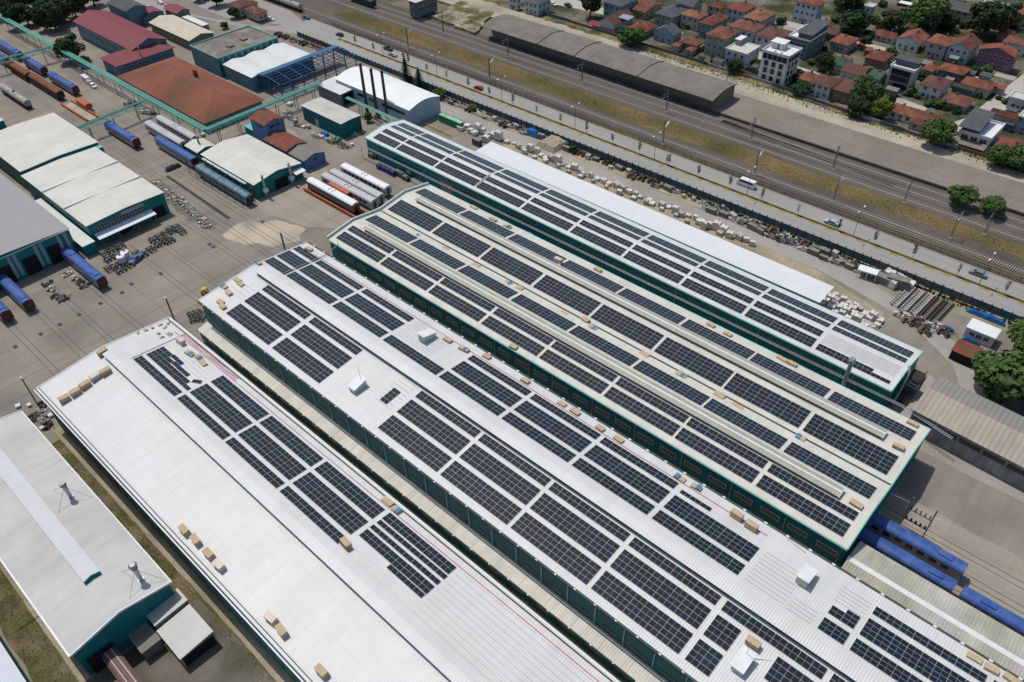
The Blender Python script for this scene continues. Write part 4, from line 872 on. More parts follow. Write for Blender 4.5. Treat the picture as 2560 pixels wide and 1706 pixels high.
b=MB();b.prism([(-1.3,1.0),(1.3,1.0),(1.3,2.5),(.9,3.1),(0,3.3),(-.9,3.1),(-1.3,2.5)],0,L,'x');b.build('body',ORG,t);link('bogie',BOG,t,(2.2,0,0));link('bogie',BOG,t,(L-2.2,0,0))
b=MB();b.box(L,-1.1,.8,L+3.6,1.1,1.1);b.box(L+2.2,-.9,1.1,L+3.2,.9,2.0);b.build('platform',ORG,t)
# rusty wagons and tank wagon
for i,(lab,p,q) in enumerate((('rusty brown covered wagon, right one of two at the left',(-337.75,99.50),(-364.26,98.92)),('rusty brown covered wagon, left one of two at the left',(-365.91,99.04),(-385.04,98.96)))):
    coach(lab,p[0],p[1],p[0]-q[0],RUSTW,mat('dark_wagon_side',(0.05,0.035,0.03),.8,.2),UND,win=False,boxes=False,name='covered_wagon',group='rusty wagons')
def tank(label,x1,y,L):
    t=thing('tank_wagon',label,'rail car',(x1-L,y,0),0,'tank wagons')
    b=MB();b.cyl((0,0,2.5),(L,0,2.5),1.35,n=16);b.build('tank',TANKM,t)
    b=MB();b.box(0,-1.2,.9,L,1.2,1.15);b.build('underframe',UND,t);b=MB();b.cyl((L/2,0,3.8),(L/2,0,4.2),.5,n=10);b.build('dome',UND,t)
    for x in (2.2,L-2.2): link('bogie',BOG,t,(x,0,0))
    b=MB()
    for k in range(4): b.box(L*(k+.5)/4-.08,-1.37,2.0,L*(k+.5)/4+.08,1.37,3.86) if 0 else b.cyl((L*(k+.5)/4-.06,0,2.5),(L*(k+.5)/4+.06,0,2.5),1.37,n=16)
    b.build('tank_band',RUSTW,t)
tank('tank wagon beside the teal hall at the left edge',-340.18,87.41,24)
# freight cars at the station, top
for i,(c_,lab) in enumerate((((-345.08,221.67),'grey tank wagon with green end at the station, top'),)):
    tank(lab,c_[0],c_[1],15)
    tank('tank wagon behind the green-ended one at the station, top',c_[0]-16.5,c_[1],14)
coach('dark green freight car at the top edge above the ballast',-320.26,247.30,18,mat('dark_green_roof',(0.03,0.06,0.06),.7,.1),mat('dark_green_side',(0.015,0.04,0.04),.7,.1),UND,win=False,boxes=False,name='covered_wagon',group='station wagons')
# coaches bottom right
for lab,p,L in (('blue-roofed coach with a red end door at the lower right',(5.6,115.8),25.5),('blue-roofed coach partly under the beige canopy at the lower right',(5.4,110.8),24),('blue-roofed coach running off the right edge beside the beige canopy',(6.0,110.8),-1)):
    if L>0: coach(lab,p[0],p[1],L,boxes=True)
    else: coach(lab,p[0]+26.8,p[1],26,boxes=True)
# brown wagon bottom left
p=(-96.91,-0.13)
t=thing('brown_wagon','brown round-roofed wagon leaving the green end wall at the bottom','rail car',(p[0]-6,p[1],0))
BRW=mat('brown_wagon_roof',(0.17,0.10,0.085),.7,.15,.5,.2)
b=MB();b.prism([(-1.4,.8),(1.4,.8),(1.4,2.9),(.9,3.4),(0,3.6),(-.9,3.4),(-1.4,2.9)],0,22,'x');b.build('body',BRW,t)
for y in (-.5,.55): b=MB();b.box(0,y,3.5,22,y+.08,3.62);b.build('roof_batten',TRIM,t)
link('bogie',BOG,t,(18,0,0))
# orange transfer table left
p=(-311.24,96.84);q=(-333.88,97.20);p2=(-311.32,101.44);q2=(-333.97,101.31)
t=thing('transfer_table','orange traverser frame with a cabin between the hall and the tracks','machine',(0,0,0))
for a,b_ in ((q,p),(q2,p2)):
    b=MB();b.box(a[0],a[1]-.3,.2,b_[0],a[1]+.3,1.0);b.build('girder',ORG,t)
part_box('deck',t,DUST,q[0]+1,q[1]+.35,.05,p[0]-1,q2[1]-.35,.12)
b=MB();b.prism([(q2[1]-.3,1.0),(q2[1]+2.3,1.0),(q2[1]+2.3,2.6),(q2[1]+1,3.1),(q2[1]-.3,2.6)],q2[0]+5.5,q2[0]+14,'x');b.build('cabin',ORG,t)
for k in range(3): b=MB();b.bar((p2[0]-2-k*.8,q2[1],1),(p2[0]-2-k*.8,q2[1],2.2),.12);b.build('post',ORG,t)
# scaffolded coach
p=(-211.93,103.78);q=(-241.91,104.05)
t=coach('bare metal coach inside blue scaffolding beside the paint workshop',p[0],p[1],p[0]-q[0],mat('bare_coach_roof',(0.16,0.26,0.32),.4,.25,.6,.4,metal=.3,streak=('y',1,.4)),mat('bare_coach_side',(0.14,0.17,0.18),.5,.25),UND,boxes=False)
t=thing('scaffold','dark blue steel scaffold around the bare metal coach','scaffold',(0,0,0))
SCF=mat('scaffold_blue',(0.03,0.07,0.10),.6,.2)
n=8
for k in range(n):
    x=q[0]-3+(p[0]-q[0]+2)*k/(n-1)
    for s in (-2.4,2.2): b=MB();b.bar((x,p[1]+s,0),(x,p[1]+s,5.2),.12);b.build('upright',SCF,t)
    b=MB();b.bar((x,p[1]-2.4,5.2),(x,p[1]+2.2,5.2),.1);b.bar((x,p[1]-2.4,3.0),(x,p[1]-1.6,3.0),.1);b.build('cross_beam',SCF,t)
for s in (-2.4,2.2):
    for z in (1.3,3.0,5.2): b=MB();b.bar((q[0]-3,p[1]+s,z),(p[0]-1,p[1]+s,z),.1);b.build('rail',SCF,t)
b=MB();b.box(q[0]-2,p[1]+2.5,4.4,p[0]-6,p[1]+3.6,4.5);b.build('walkway',TRIM,t)
# ------------------------------------------------------------------ road vehicles
def carpaint(n,c): return mat('car_paint_'+n,c,.35,.03,.5,.5,coat=.6,fine=0)
TYRE=mat('tyre_rubber',(0.02,0.02,0.02),.9,.1)
b=MB();b.cyl((0,-.11,0),(0,.11,0),.32,n=12);TY=b.mesh('tyre',TYRE);b=MB();b.cyl((0,-.12,0),(0,.12,0),.19,n=10);RIMM=b.mesh('rim',GALV)
LAMPM=mat('headlamp_glass',(0.6,0.6,0.58),.2,.02);TAIL=mat('tail_lamp',(0.35,0.02,0.02),.3,.02)
def car(label,x,y,rz,paint,kind='sedan',z=0,cat='car'):
    t=thing({'van':'minibus','pickup':'pickup_truck'}.get(kind,'car'),label,cat,(x,y,z),rz,'road vehicles');w=.88
    if kind=='van':
        L=6.2;w=1.0;body=[(-3.1,.35),(3.1,.35),(3.1,1.1),(2.75,1.35),(2.1,2.35),(-3.0,2.4),(-3.1,2.2)]
        glass=[(-2.7,1.45),(2.45,1.4),(2.05,2.1),(-2.7,2.12)]
    elif kind=='pickup':
        L=5.0;body=[(-2.5,.4),(2.5,.4),(2.5,1.0),(1.3,1.15),(.7,1.8),(-.5,1.8),(-.6,1.2),(-2.5,1.2)];glass=[(-.4,1.2),(1.1,1.18),(.65,1.68),(-.38,1.68)]
    elif kind=='hatch':
        L=4.1;body=[(-2.05,.3),(2.05,.3),(2.05,.75),(1.2,.95),(.45,1.48),(-1.3,1.5),(-1.95,1.0)];glass=[(-1.6,1.0),(1.05,.96),(.42,1.4),(-1.2,1.42)]
    else:
        L=4.5;body=[(-2.25,.3),(2.25,.3),(2.25,.72),(1.25,.9),(.55,1.42),(-.95,1.45),(-1.6,1.0),(-2.25,.95)];glass=[(-1.4,1.0),(1.1,.92),(.52,1.34),(-.92,1.36)]
    def loft(pl,w0,ztop,tap,mi=0):
        b=MB();
        def ww(zz): return w0*(1-tap*max(0,(zz-.9))/(ztop-.9))
        a=[(px,-ww(pz),pz) for px,pz in pl];c_=[(px,ww(pz),pz) for px,pz in pl];n=len(pl);i=len(b.v);b.v+=a+c_
        b.f.append(tuple(range(n)));b.f.append(tuple(range(n,2*n))[::-1]);b.m+=[0,0]
        for k in range(n): b.f.append((k,(k+1)%n,n+(k+1)%n,n+k)[::-1]);b.m.append(0)
        return b
    zt=max(p[1] for p in body);loft(body,w,zt,.22 if kind!='van' else .08).build('body',paint,t)
    loft(glass,w+.012,zt,.22 if kind!='van' else .08).build('side_windows',GLASSW,t)
    # windscreens
    f0,f1=glass[1],glass[2];b=MB();k_=.75
    b.face([(f0[0]+.12,-w*k_,f0[1]+.02),(f0[0]+.12,w*k_,f0[1]+.02),(f1[0]+.13,w*k_*.9,f1[1]+.02),(f1[0]+.13,-w*k_*.9,f1[1]+.02)]);b.build('windscreen',GLASSW,t)
    for sx in (-1,1):
        for sy in (-1,1):
            h_=link('wheel',TY,t,(sx*L*.31,sy*(w-.08),.32));link('rim',RIMM,h_)
    for sy in (-.6,.6):
        b=MB();b.box(L/2-.02,sy*w-.14,.58,L/2+.02,sy*w+.14,.72);b.build('headlight',LAMPM,t);b=MB();b.box(-L/2-.02,sy*w-.14,.62,-L/2+.02,sy*w+.14,.78);b.build('tail_light',TAIL,t)
    return t
P_=dict(red=carpaint('red',(0.40,0.02,0.03)),black=carpaint('black',(0.012,0.014,0.018)),silver=carpaint('silver',(0.40,0.42,0.43)),white=carpaint('white',(0.70,0.70,0.69)),grey=carpaint('grey',(0.16,0.20,0.21)),blue=carpaint('blue',(0.05,0.10,0.22)))
car('red car driving along the far lane behind the conifers',-216.78,213.69,math.pi,P_['red'],'hatch')
car('black pickup on the far lane near the fence',-275.53,217.10,math.pi,P_['black'],'pickup')
car('silver car next to the black pickup',-269.04,214.08,math.pi,P_['silver'])
car('white minibus on the far lane',-98.18,216.52,math.pi,P_['white'],'van',cat='minibus')
car('silver car on the far lane right of the white minibus',-67.18,213.48,math.pi,P_['silver'])
car('grey-green car on the far lane nearest the right edge',-25.34,215.71,math.pi,P_['grey'])
car('dark estate car at the left end of the road median',-305.57,213.99,math.pi,P_['black'],'hatch')
car('white car parked beside the small red-tiled stone house',-347.62,205.21,.3,P_['white'])
car('dark car at the station forecourt barrier',-335.66,217.73,math.pi,P_['blue'])
car('white car in the car park at the top left',-411.44,183.37,math.pi,P_['white'])
car('red car in the car park at the top left',-405.60,183.54,2.6,P_['red'])
car('grey car parked close behind the red gatehouse roof',-409.65,176.09,2.8,P_['silver'])
car('white van parked beside the green pipe bridge on the left road',-347.89,114.38,-.05,P_['white'],'van',cat='van')
car('white car parked in front of the white van',-340.61,113.61,-.05,P_['white'],'hatch')
car('red car parked between the gardens in the town',-118.15,346.36,-.1,P_['red'],z=.95)
car('silver car with glinting windscreen beside the round tree',-60.40,292.57,1.3,P_['silver'],z=.95)
car('white car on the street at the top edge left of the tall dark tree',-253.56,303.48,-.2,P_['white'],z=.95)
car('dark car on the street at the top edge beside the white car',-246.98,306.88,-.2,P_['black'],z=.95)
car('dark car parked beside the white apartment block',-126.30,305.96,.2,P_['black'],z=.95)
t=thing('motorcycle','motorcycle with rider in dark clothes following the silver car','motorcycle',(-265.56,216.93,0),math.pi,'road vehicles')
for x in (-.65,.65): b=MB();b.cyl((x,-.06,.31),(x,.06,.31),.31,n=12);b.build('wheel',TYRE,t)
b=MB();b.bar((-.6,0,.45),(.5,0,.7),.16);b.box(-.6,-.14,.62,.35,.14,.9);b.bar((.65,0,.31),(.45,0,1.0),.06);b.bar((.45,-.35,1.05),(.45,.35,1.05),.05);b.build('frame',UND,t)
pr=thing('person','rider in dark clothes and helmet sitting on the motorcycle','person',(-265.56,216.93,0),math.pi)
b=MB();b.cyl((-.25,0,.85),(.02,0,1.42),.2,.22,n=8);b.blob((.08,0,1.62),.14,.13,.16,jit=.02)
for s in (-1,1): b.cyl((.0,.2*s,1.36),(.42,.3*s,1.08),.07,.05,n=6);b.cyl((-.2,.13*s,.88),(.2,.2*s,.75),.11,.08,n=6);b.cyl((.2,.2*s,.75),(.05,.2*s,.35),.08,.06,n=6)
b.build('body',mat('dark_clothes',(0.02,0.022,0.028),.8,.1),pr)
# ------------------------------------------------------------------ remaining sheds
# A : ridge-vent shed lower left, and its neighbour
AP=[(-4.75,8.0),(4.75,9.9),(14.0,8.0)]
WHA=mat('weathered_white_roof',(0.525,0.512,0.485),.5,.05,.15,.3,rib=('x',.45),ribd=.3,ribc=.12,fine=.03,streak=('y',.5,.10),col2=(0.49,0.468,0.43),c2scale=.06)
A_=shed('ridge_vent_shed','white gabled shed with a ridge vent and green end wall, lower left',-165.4,-100.6,AP,0,TEAL,TEALY,WHA,over=.35)
RV=mat('ridge_vent_sheet',(0.57,0.57,0.56),.45,.04,.2,.4,rib=('x',.9),ribd=.2,ribc=.06)
b=MB();b.prism([(3.2,9.7),(3.2,10.5),(4.75,11.0),(6.3,10.5),(6.3,9.7)],-165,-110.5,'x');v=b.build('ridge_vent',RV,A_)
b=MB();b.prism([(3.25,9.6),(3.25,10.4),(4.75,10.9),(6.25,10.4),(6.25,9.6)],-110.49,-110.35,'x');b.build('vent_end',GREENW,v)
for y in (-4.95,14.05): b=MB();b.box(-165.4,y-.18,7.75,-100.6,y+.18,8.06);b.build('gutter',TRIM,A_)
for i,(x,y) in enumerate(((-104.56,10.57),(-132.55,10.50))):
    zb=8+(14-y)*.2;f=MB();f.cyl((x,y,zb-.3),(x,y,zb+3.8),.42,n=12);f.cyl((x,y,zb-.1),(x,y,zb+.25),.75,.6,n=12);o=f.build('flue',GALV,A_)
    f=MB();f.cyl((x,y,zb+3.8),(x,y,zb+4.6),.62,n=12);f.cyl((x,y,zb+4.75),(x,y,zb+5.0),.8,.5,n=12) if i==0 else f.cyl((x,y,zb+4.6),(x,y,zb+4.75),.7,n=12);f.build('cowl',STEEL,o)
    f=MB()
    for dx,dy in ((3,3),(-4,-1.5),(2.6,-3.4)): f.cyl((x,y,zb+3.6),(x+dx,y+dy,8.15+(14-y-dy)*.2 if y+dy>4.75 else 9),.035,n=4)
    f.build('guy_wires',STEEL,o)
# annexes at the end of A
AN=mat('annex_wall',(0.30,0.27,0.24),.8,.1)
t=block('annex','small white mono-roofed annex against the green end wall','building',-101.3,7.9,-97.9,14.5,4.0,AN,WHA,'mono',.3,.1)
t=block('annex','lower white-roofed annex with a dark open front at the bottom','building',-97.2,7.7,-89.3,14.3,3.2,AN,WHA,'mono',.5,.1)
bx=(-97.2,7.7,-89.3,14.3);part_box('opening',t,DARK,bx[2]-.02,bx[1]+.3,.1,bx[2]+.05,bx[3]-.3,2.9)
block('annex','short dark concrete block between the annexes and the brown wagon','building',bx[0]-3.5,bx[1]-4,bx[0]+1.5,bx[1]-.3,2.6,GREYBR,GREYBR,'flat',0,.05)
b=MB();b.box(-100.3,-3.5,.02,-100.2,1.2,4.6);b.build('doorway',DARK,A_)
# neighbour at the very corner
Z_=shed('corner_shed','white corrugated roof in the bottom left corner','' if 0 else -166,-88,[(-40,7.6),(-26,9.4),(-11.6,7.6)],0,TEAL,TEALY,WHA,over=.3) if 0 else shed('corner_shed','white corrugated shed roof in the bottom left corner',-166,-70,[(-40,7.6),(-26,9.4),(-11.8,7.6)],0,TEAL,TEALY,mat('bluish_white_roof',(0.56,0.585,0.62),.45,.04,.2,.35,rib=('x',.5),ribd=.6,ribc=.18),over=.3)
part_box('plank_bridge',thing('footbridge','small timber plank bridging the grass strip beside the corner shed','plank',(0,0,0)),CARDP,-119.1,-9.5,.05,-119.1,-5,.2)
# C : lean-to between B and D
t=thing('lean_to','narrow cream-roofed lean-to in the gap between the two front sheds','building',(0,0,0))
CR=mat('cream_lean_to_roof',(0.62,0.595,0.52),.55,.06,.25,.25,rib=('x',.55),ribd=.25,ribc=.12,streak=('y',.7,.16))
part_box('wall',t,TEAL,-166.2,57.8,0,40,58.0,3.25)
k=0;x=-166.2
while x<40:
    b=MB();b.prism([(57.5,3.25),(60.7,3.95),(60.7,4.07),(57.5,3.37)],x+.02,min(x+6.2,40)-.03,'x');b.build('roof',CR,t);x+=6.2
b=MB();b.box(-166.2,57.25,3.1,40,57.49,3.36);b.build('gutter',GUTTER,t)
for k in range(42): b=MB();b.box(-165+k*4.9,57.22,3.37,-164.7+k*4.9,57.46,3.43);b.build('gutter_bracket',TRIM,t)
for k in range(33):
    x=-163.5+k*6.2;b=MB();b.cyl((x,57.6,.1),(x,57.6,3.2),.07,n=5);b.build('downpipe',MASTM,t)
    if k%1==0: part_box('window',t,GLASSW,x+1.6,57.72,1.3,x+4.6,57.79,2.3)
# details on B
for y,s in ((18.9,-1),(52.0,1)):
    b=MB();b.box(-165.9,y+(-.28 if s<0 else .02),10.86,-8,y+(-.02 if s<0 else .28),11.08);b.build('gutter',TRIM if s>0 else GUTTER,B)
b=MB();b.box(-165.9,18.35,10.9,-8,18.6,11.16);b.build('gutter_lip',TRIM,B)
b=MB();b.box(-165.6,51.3,11.18,-8,51.55,11.32);b.build('snow_guard',GUTTER,B)
b=MB();b.box(-165.6,19.4,11.18,-8,19.55,11.3);b.build('snow_guard',GUTTER,B)
SKW=mat('slanted_shadow_strip',(0.16,0.20,0.20),.6,.1)
for k in range(44): b=MB();x=-163+k*3.5;b.cyl((x,19.08,.3),(x+1.2,19.08,10.6),.09,n=4);b.build('wall_shadow_stripe',SKW,B)  # slanted bars stand in for the slanted shadow stripes on the near wall
# details on D
b=MB();b.box(-166.4,60.1,10.8,40,60.42,11.06);b.build('gutter',GUTTER,D)
b=MB();b.box(-166.4,94.4,10.8,40,94.95,11.0);b.build('gutter',GUTTER,D)
for k in range(46):
    b=MB();b.box(-164+k*4.45,94.5,11.01,-163.4+k*4.45,94.85,11.08);b.build('gutter_bracket',TRIM,D)
    b=MB();b.box(-164+k*4.45,60.14,11.07,-163.6+k*4.45,60.38,11.13);b.build('gutter_bracket',TRIM,D)
for k in range(33):
    x=-163.2+k*6.2
    b=MB();b.cyl((x,60.55,4.2),(x,60.55,10.6),.085,n=6);b.build('downpipe',GALV,D)
    part_box('window',D,mat('grimy_glazing',(0.05,0.065,0.065),.35,.25,.6,.4),x+1.3,60.66,4.7,x+5.1,60.74,5.9)
# details on E
b=MB();b.box(-165.5,100.35,8.95,-12.1,100.58,9.25);b.build('gutter',TEALT,E_)
b=MB();b.box(-165.5,139.72,8.95,-12.1,139.95,9.3);b.build('gutter',TEALT,E_)
wx=[-157.34,-151.69,-145.40,-139.76,-133.55,-127.93,-121.83,-116.15,-110.38,-104.31,-98.11,-92.37,-86.58,-80.50,-74.63,-68.48,-62.78,-56.85,-50.97,-44.96,-39.10,-33.13,-27.29,-21.43,-15.46]
wx=sorted(wx);wl=[]
for x in wx:
    if not wl or x-wl[-1]>3: wl.append(x)
for x in wl: window(E_,x-1.9,100.84,5.55,3.8,1.15,'-y',mat('pale_window_frame',(0.55,0.53,0.46),.6,.1),GLASSW,bars=4,t=.17)
px_=[-159.97,-148.08,-136.14,-124.52,-112.62,-101.12,-90.01,-82.84,-71.18,-59.53,-47.65,-35.95,-24.13,-13.03]
for x in px_: b=MB();b.cyl((x,100.72,0),(x,100.72,8.5),.08,n=6);b.build('downpipe',GALV,E_)
b=MB();b.prism([(119.75,9.43),(120.0,9.40),(120.25,9.43),(120.25,9.47),(119.75,9.47)],-165.2,-12.3,'x');b.build('valley_gutter',GUTTER,E_)
# big duct along the left gable of E
pts=[(y,z) for y,z in EP]
for (ya,za),(yb,zb) in zip(pts,pts[1:]):
    b=MB();b.cyl((-166.0,ya,za+.45),(-166.0,yb,zb+.45),.42,n=8);b.build('verge_duct',mat('pale_verge_duct',(0.50,0.51,0.47),.5,.08),E_)
# details on F
b=MB();b.box(0,-.26,6.15,186.3,-.02,6.45);b.build('gutter',TEALT,F);b=MB();b.box(0,17.52,6.15,186.3,17.75,6.5);b.build('gutter',TEALT,F)
for x0,x1 in ((3,30),(33,58),(62,90),(94,120),(124,150),(154,180)):
    b=MB();b.box(x0,.15,4.4,x1,.24,4.55);b.build('cable_tray',STEEL,F);b=MB();b.box(x0+2,.16,3.2,x1-2,.24,3.6);b.build('strip_window',GLASSW,F)
for k in range(8): b=MB();b.cyl((6+k*24.5,.1,0),(6+k*24.5,.1,6.2),.08,n=6);b.build('downpipe',GALV,F)
b=MB();b.box(37.5,.14,0,43,.23,4.0);b.build('shed_door',STEEL,F)
b=MB();b.cyl((176.6,-2.2,0),(176.6,-2.2,11.6),.5,n=12);o=b.build('flue',GALV,F);b=MB();b.cyl((176.6,-2.2,11.62),(176.6,-2.2,12.2),.85,.6,n=12);b.build('cowl',GALV,o)
# walkway with railing between E and F
t=thing('pipe_gantry','thin grey pipe gantry running along the front of the narrow shed','pipe rack',(0,0,0))
for y,z in ((147.2,4.9),(147.7,4.95)): b=MB();b.cyl((-210,y,z),(-20,y,z),.11,n=6);b.build('pipe',GALV,t)
for k in range(20): b=MB();b.bar((-209+k*9.9,147.45,0),(-209+k*9.9,147.45,4.85),.1);b.build('support',STEEL,t)
for y,z in ((147.2,4.9),(147.7,4.95)): b=MB();b.cyl((-20,y,z),(-8,y-3,z+.6),.1,n=6);b.build('pipe',GALV,t)
# canopy beside F
t=thing('canopy_shed','long bright white mono-pitch canopy beside the narrow shed','canopy',(0,0,0))
b=MB();b.prism([(168.9,5.2),(177.0,5.75),(177.0,5.87),(168.9,5.32)],-174.8,-50.4,'x');b.build('roof',mat('new_white_roof',(0.66,0.665,0.66),.45,.03,.2,.3,rib=('x',.6),ribd=.5,ribc=.14),t)
b=MB();b.box(-174.8,168.6,4.6,-50.4,168.88,5.5);b.build('fascia',GALV,t)
x=-174.8+.5
while x<-50.4:
    for y,z in ((176.6,5.7),(169.3,5.2)): part_box('post',t,STEEL,x-.1,y-.1,0,x+.1,y+.1,z)
    x+=6.15
# beige canopy lower right and its tan neighbour
t=thing('coach_canopy','weathered beige gabled canopy over tracks beside the panel shed, lower right','canopy',(0,0,0))
BC=mat('lichen_beige_roof',(0.47,0.455,0.40),.8,.10,.25,.15,rib=('x',.6),ribd=.3,ribc=.12,streak=('y',.6,.2),col2=(0.40,0.385,0.31),c2scale=.1)
p=(-11.47,98.42);q=(-10.57,106.48)
x0=p[0];ya,yb=95.2,q[1]
b=MB();b.prism([(ya,6.0),((ya+yb)/2,7.0),(yb,6.0),(yb,6.12),((ya+yb)/2,7.12),(ya,6.12)],x0,60,'x');b.build('roof',BC,t)
b=MB();b.prism([((ya+yb)/2-.55,7.02),((ya+yb)/2,7.2),((ya+yb)/2+.55,7.02),((ya+yb)/2,7.0)],x0-.05,60,'x');b.build('ridge_cap',TRIM,t)
for k in range(11):
    for y in (ya+.2,yb-.2): part_box('post',t,STEEL,x0+.4+k*5.5-.1,y-.1,0,x0+.4+k*5.5+.1,y+.1,6)
p=(-17.83,146.45);q=(-15.72,155.96)
TANR=mat('tan_asbestos_roof',(0.38,0.33,0.265),.85,.07,.25,.15,rib=('x',1.1),ribd=.5,ribc=.16,streak=('y',.6,.14))
t=thing('tan_warehouse','old concrete warehouse with tan corrugated gable roof at the right','building',(p[0],p[1],0),math.radians(-3))
b=MB();b.prism([(0,6.0),(7.6,7.5),(7.6,7.65),(0,6.15)],0,70,'x');b.build('roof',TANR,t)
b=MB();b.prism([(7.62,7.5),(14.6,6.0),(14.6,6.15),(7.62,7.65)],0,70,'x');b.build('roof',mat('grey_asbestos_roof',(0.24,0.235,0.21),.85,.07,.25,.15,rib=('x',1.1),ribd=.5,ribc=.16),t)
CW=mat('stained_concrete_wall',(0.30,0.29,0.27),.9,.25,.3,.1,streak=('z',.8,.35))
b=MB();b.box(.4,.5,0,70,.8,3.6);b.build('wall',CW,t);b=MB();b.box(.4,.55,4.9,70,.8,5.95);b.build('wall',CW,t);b=MB();b.prism([(.8,0),(14.2,0),(14.2,6),(7.6,7.4),(.8,6)],.4,.7,'x');b.build('wall',CW,t)
for k in range(14): b=MB();b.box(.4+k*5,.45,0,.9+k*5,.9,5.95);b.build('pillar',CW,t)
for k in range(13): b=MB();b.box(1+k*5,.6,3.62,5.3+k*5,.7,4.88);b.build('strip_window',GLASSW,t)
# ------------------------------------------------------------------ things on the roofs
b=MB();b.box(-1.2,-.6,.12,1.2,.6,.55);b.box(-1.2,-.6,0,-1.0,.6,.12);b.box(1.0,-.6,0,1.2,.6,.12);b.box(-.1,-.6,0,.1,.6,.12);FLAT=b.mesh('cardboard_stack',[CARD])
b=MB();b.box(-1.15,-.6,.14,1.15,.6,1.35);CRATE=b.mesh('panel_crate',CARD)
b=MB();b.box(-1.15,-.6,.14,1.15,.6,1.35);CRATEP=b.mesh('panel_crate',CARDP)
b=MB();b.box(-.62,-.61,.13,.25,.61,.57);WRAP=b.mesh('blue_wrap',BLUEW)
b=MB();[b.box(a,-.6,0,a+.14,.6,.13) for a in (-1.15,-.07,1.0)];PALL=b.mesh('pallet',CARDP)
def roofstack(pts,where,slope,kind='flat',rz=None,start=0):
    pts=sorted(pts)
    for i,(x,y,z) in enumerate(pts):
        r=(0 if rz is None else rz)+random.uniform(-.12,.12)
        nm={'flat':'cardboard_stack','crate':'panel_crate'}[kind]
        lb={'flat':'flat cardboard stack','crate':'tall cardboard crate'}[kind]
        t=thing(nm,'%s %s from the left %s'%(ORD[i+start],lb,where),'cardboard' if kind=='flat' else 'crate',(x,y,z+.13),r,lb+'s '+where)
        t.rotation_euler=(math.atan(slope),0,r)
        if kind=='flat':
            link('stack',FLAT,t,sc=(random.uniform(.8,1.1),1,random.uniform(.6,1.2)))
            if random.random()<.3: link('blue_wrap',WRAP,t,(random.choice((-.3,.6)),0,0),sc=(1,1.02,1.05))
        else:
            link('carton',CRATE if random.random()<.72 else CRATEP,t);link('pallet',PALL,t)
roofstack([(-146.97,118.22,9.05),(-136.80,118.90,9.15),(-124.92,118.82,9.14),(-113.15,118.77,9.13),(-109.34,119.01,9.16),(-94.37,118.58,9.10),(-85.63,119.09,9.17),(-88.59,120.12,9.32),(-70.52,119.44,9.22),(-60.25,119.23,9.19),(-60.34,119.17,9.18),(-50.39,119.18,9.18),(-45.82,118.90,9.15),(-31.25,119.57,9.24)],'along the valley of the twin-gable roof',.1)
roofstack([(-145.48,138.96,9.29),(-136.47,137.66,9.47),(-130.89,137.79,9.45),(-98.76,138.15,9.40),(-64.43,138.29,9.38),(-59.59,137.96,9.43),(-45.76,138.77,9.32),(-43.18,138.60,9.34),(-15.49,138.38,9.37),(-14.92,128.93,10.69)],'near the far eave of the twin-gable roof',-.14)
roofstack([-108.58,133.49,10.06] and [(-108.48,133.36,10.07)],'beside the far monitor of the twin-gable roof',-.1,'crate')
roofstack([(-15.13,109.91,10.71),(-95.35,101.27,9.29)],'on the near slopes of the twin-gable roof',.1)
roofstack([(-107.08,91.10,11.32),(-101.94,91.33,11.30),(-96.34,93.21,11.11),(-84.32,92.99,11.13),(-73.71,93.01,11.13),(-70.06,92.96,11.13),(-63.16,92.81,11.15),(-58.47,92.90,11.14),(-43.50,92.64,11.17),(-39.82,92.92,11.14),(12.16,93.16,11.11),(14.81,92.96,11.13),(17.80,93.33,11.10)],'along the far eave of the ridge-strip roof',-.1)
roofstack([(-30.43,91.80,11.25),(-27.18,91.45,11.29)],'beside the bare rails of the ridge-strip roof',-.1,'crate')
roofstack([(-15.33,71.11,12.06)],'on the near slope beside the third roof hut',.1,'crate')
roofstack([(-162.75,92.36,11.19),(-166.21,78.79,12.55)],'at the left end of the ridge-strip roof',-.1)
roofstack([(-164.52,71.18,12.07),(-165.47,67.56,11.71),(-162.55,70.80,12.03),(-160.78,63.57,11.31),(-158.80,62.96,11.25),(-161.99,66.90,11.64)],'at the near left corner of the ridge-strip roof',.1)
roofstack([(-156.80,21.63,11.27),(-156.58,24.16,11.53),(-156.88,26.61,11.77),(-157.33,29.27,12.04),(-156.92,31.61,12.27),(-163.44,34.24,12.53)],'at the left end of the front roof',.1,'crate',rz=math.radians(88))
roofstack([(-105.53,21.04,11.21),(-101.92,21.30,11.24),(-97.48,21.29,11.24),(-94.01,21.18,11.23),(-78.28,21.42,11.25),(-75.06,21.32,11.24),(-64.39,21.46,11.26)],'along the near eave of the front roof',.1,'crate')
roofstack([(-154.42,48.72,11.33),(-79.81,38.82,12.32)],'on the far slope of the front roof',-.1,'crate')
roofstack([(-82.31,50.80,11.12),(-79.48,50.66,11.13),(-146.66,48.74,11.33),(-144.18,48.44,11.36),(-149.39,48.00,11.40)],'near the far eave of the front roof',-.1)
# small debris on the front roof
for i,(x,y,z) in enumerate([(-165.11,43.52,11.85),(-164.86,45.32,11.67),(-164.73,47.00,11.50),(-164.47,48.84,11.32),(-163.72,50.51,11.15),(-161.60,46.89,11.51),(-159.72,46.65,11.54),(-159.98,48.55,11.34),(-159.11,48.56,11.34),(-162.72,49.07,11.29)]):
    t=thing('carton_scrap','%s torn carton from the left at the far corner of the front roof'%ORD[i],'carton',(x,y,z+.12),random.random()*3,'torn cartons on the front roof')
    b=MB();b.box(-.45,-.3,0,.35,.3,.25);b.build('carton',CARD,t);b=MB();b.box(.2,-.45,0,.55,.1,.12);b.build('flap',mat('dark_scrap',(0.08,0.06,0.045),.9,.2),t)
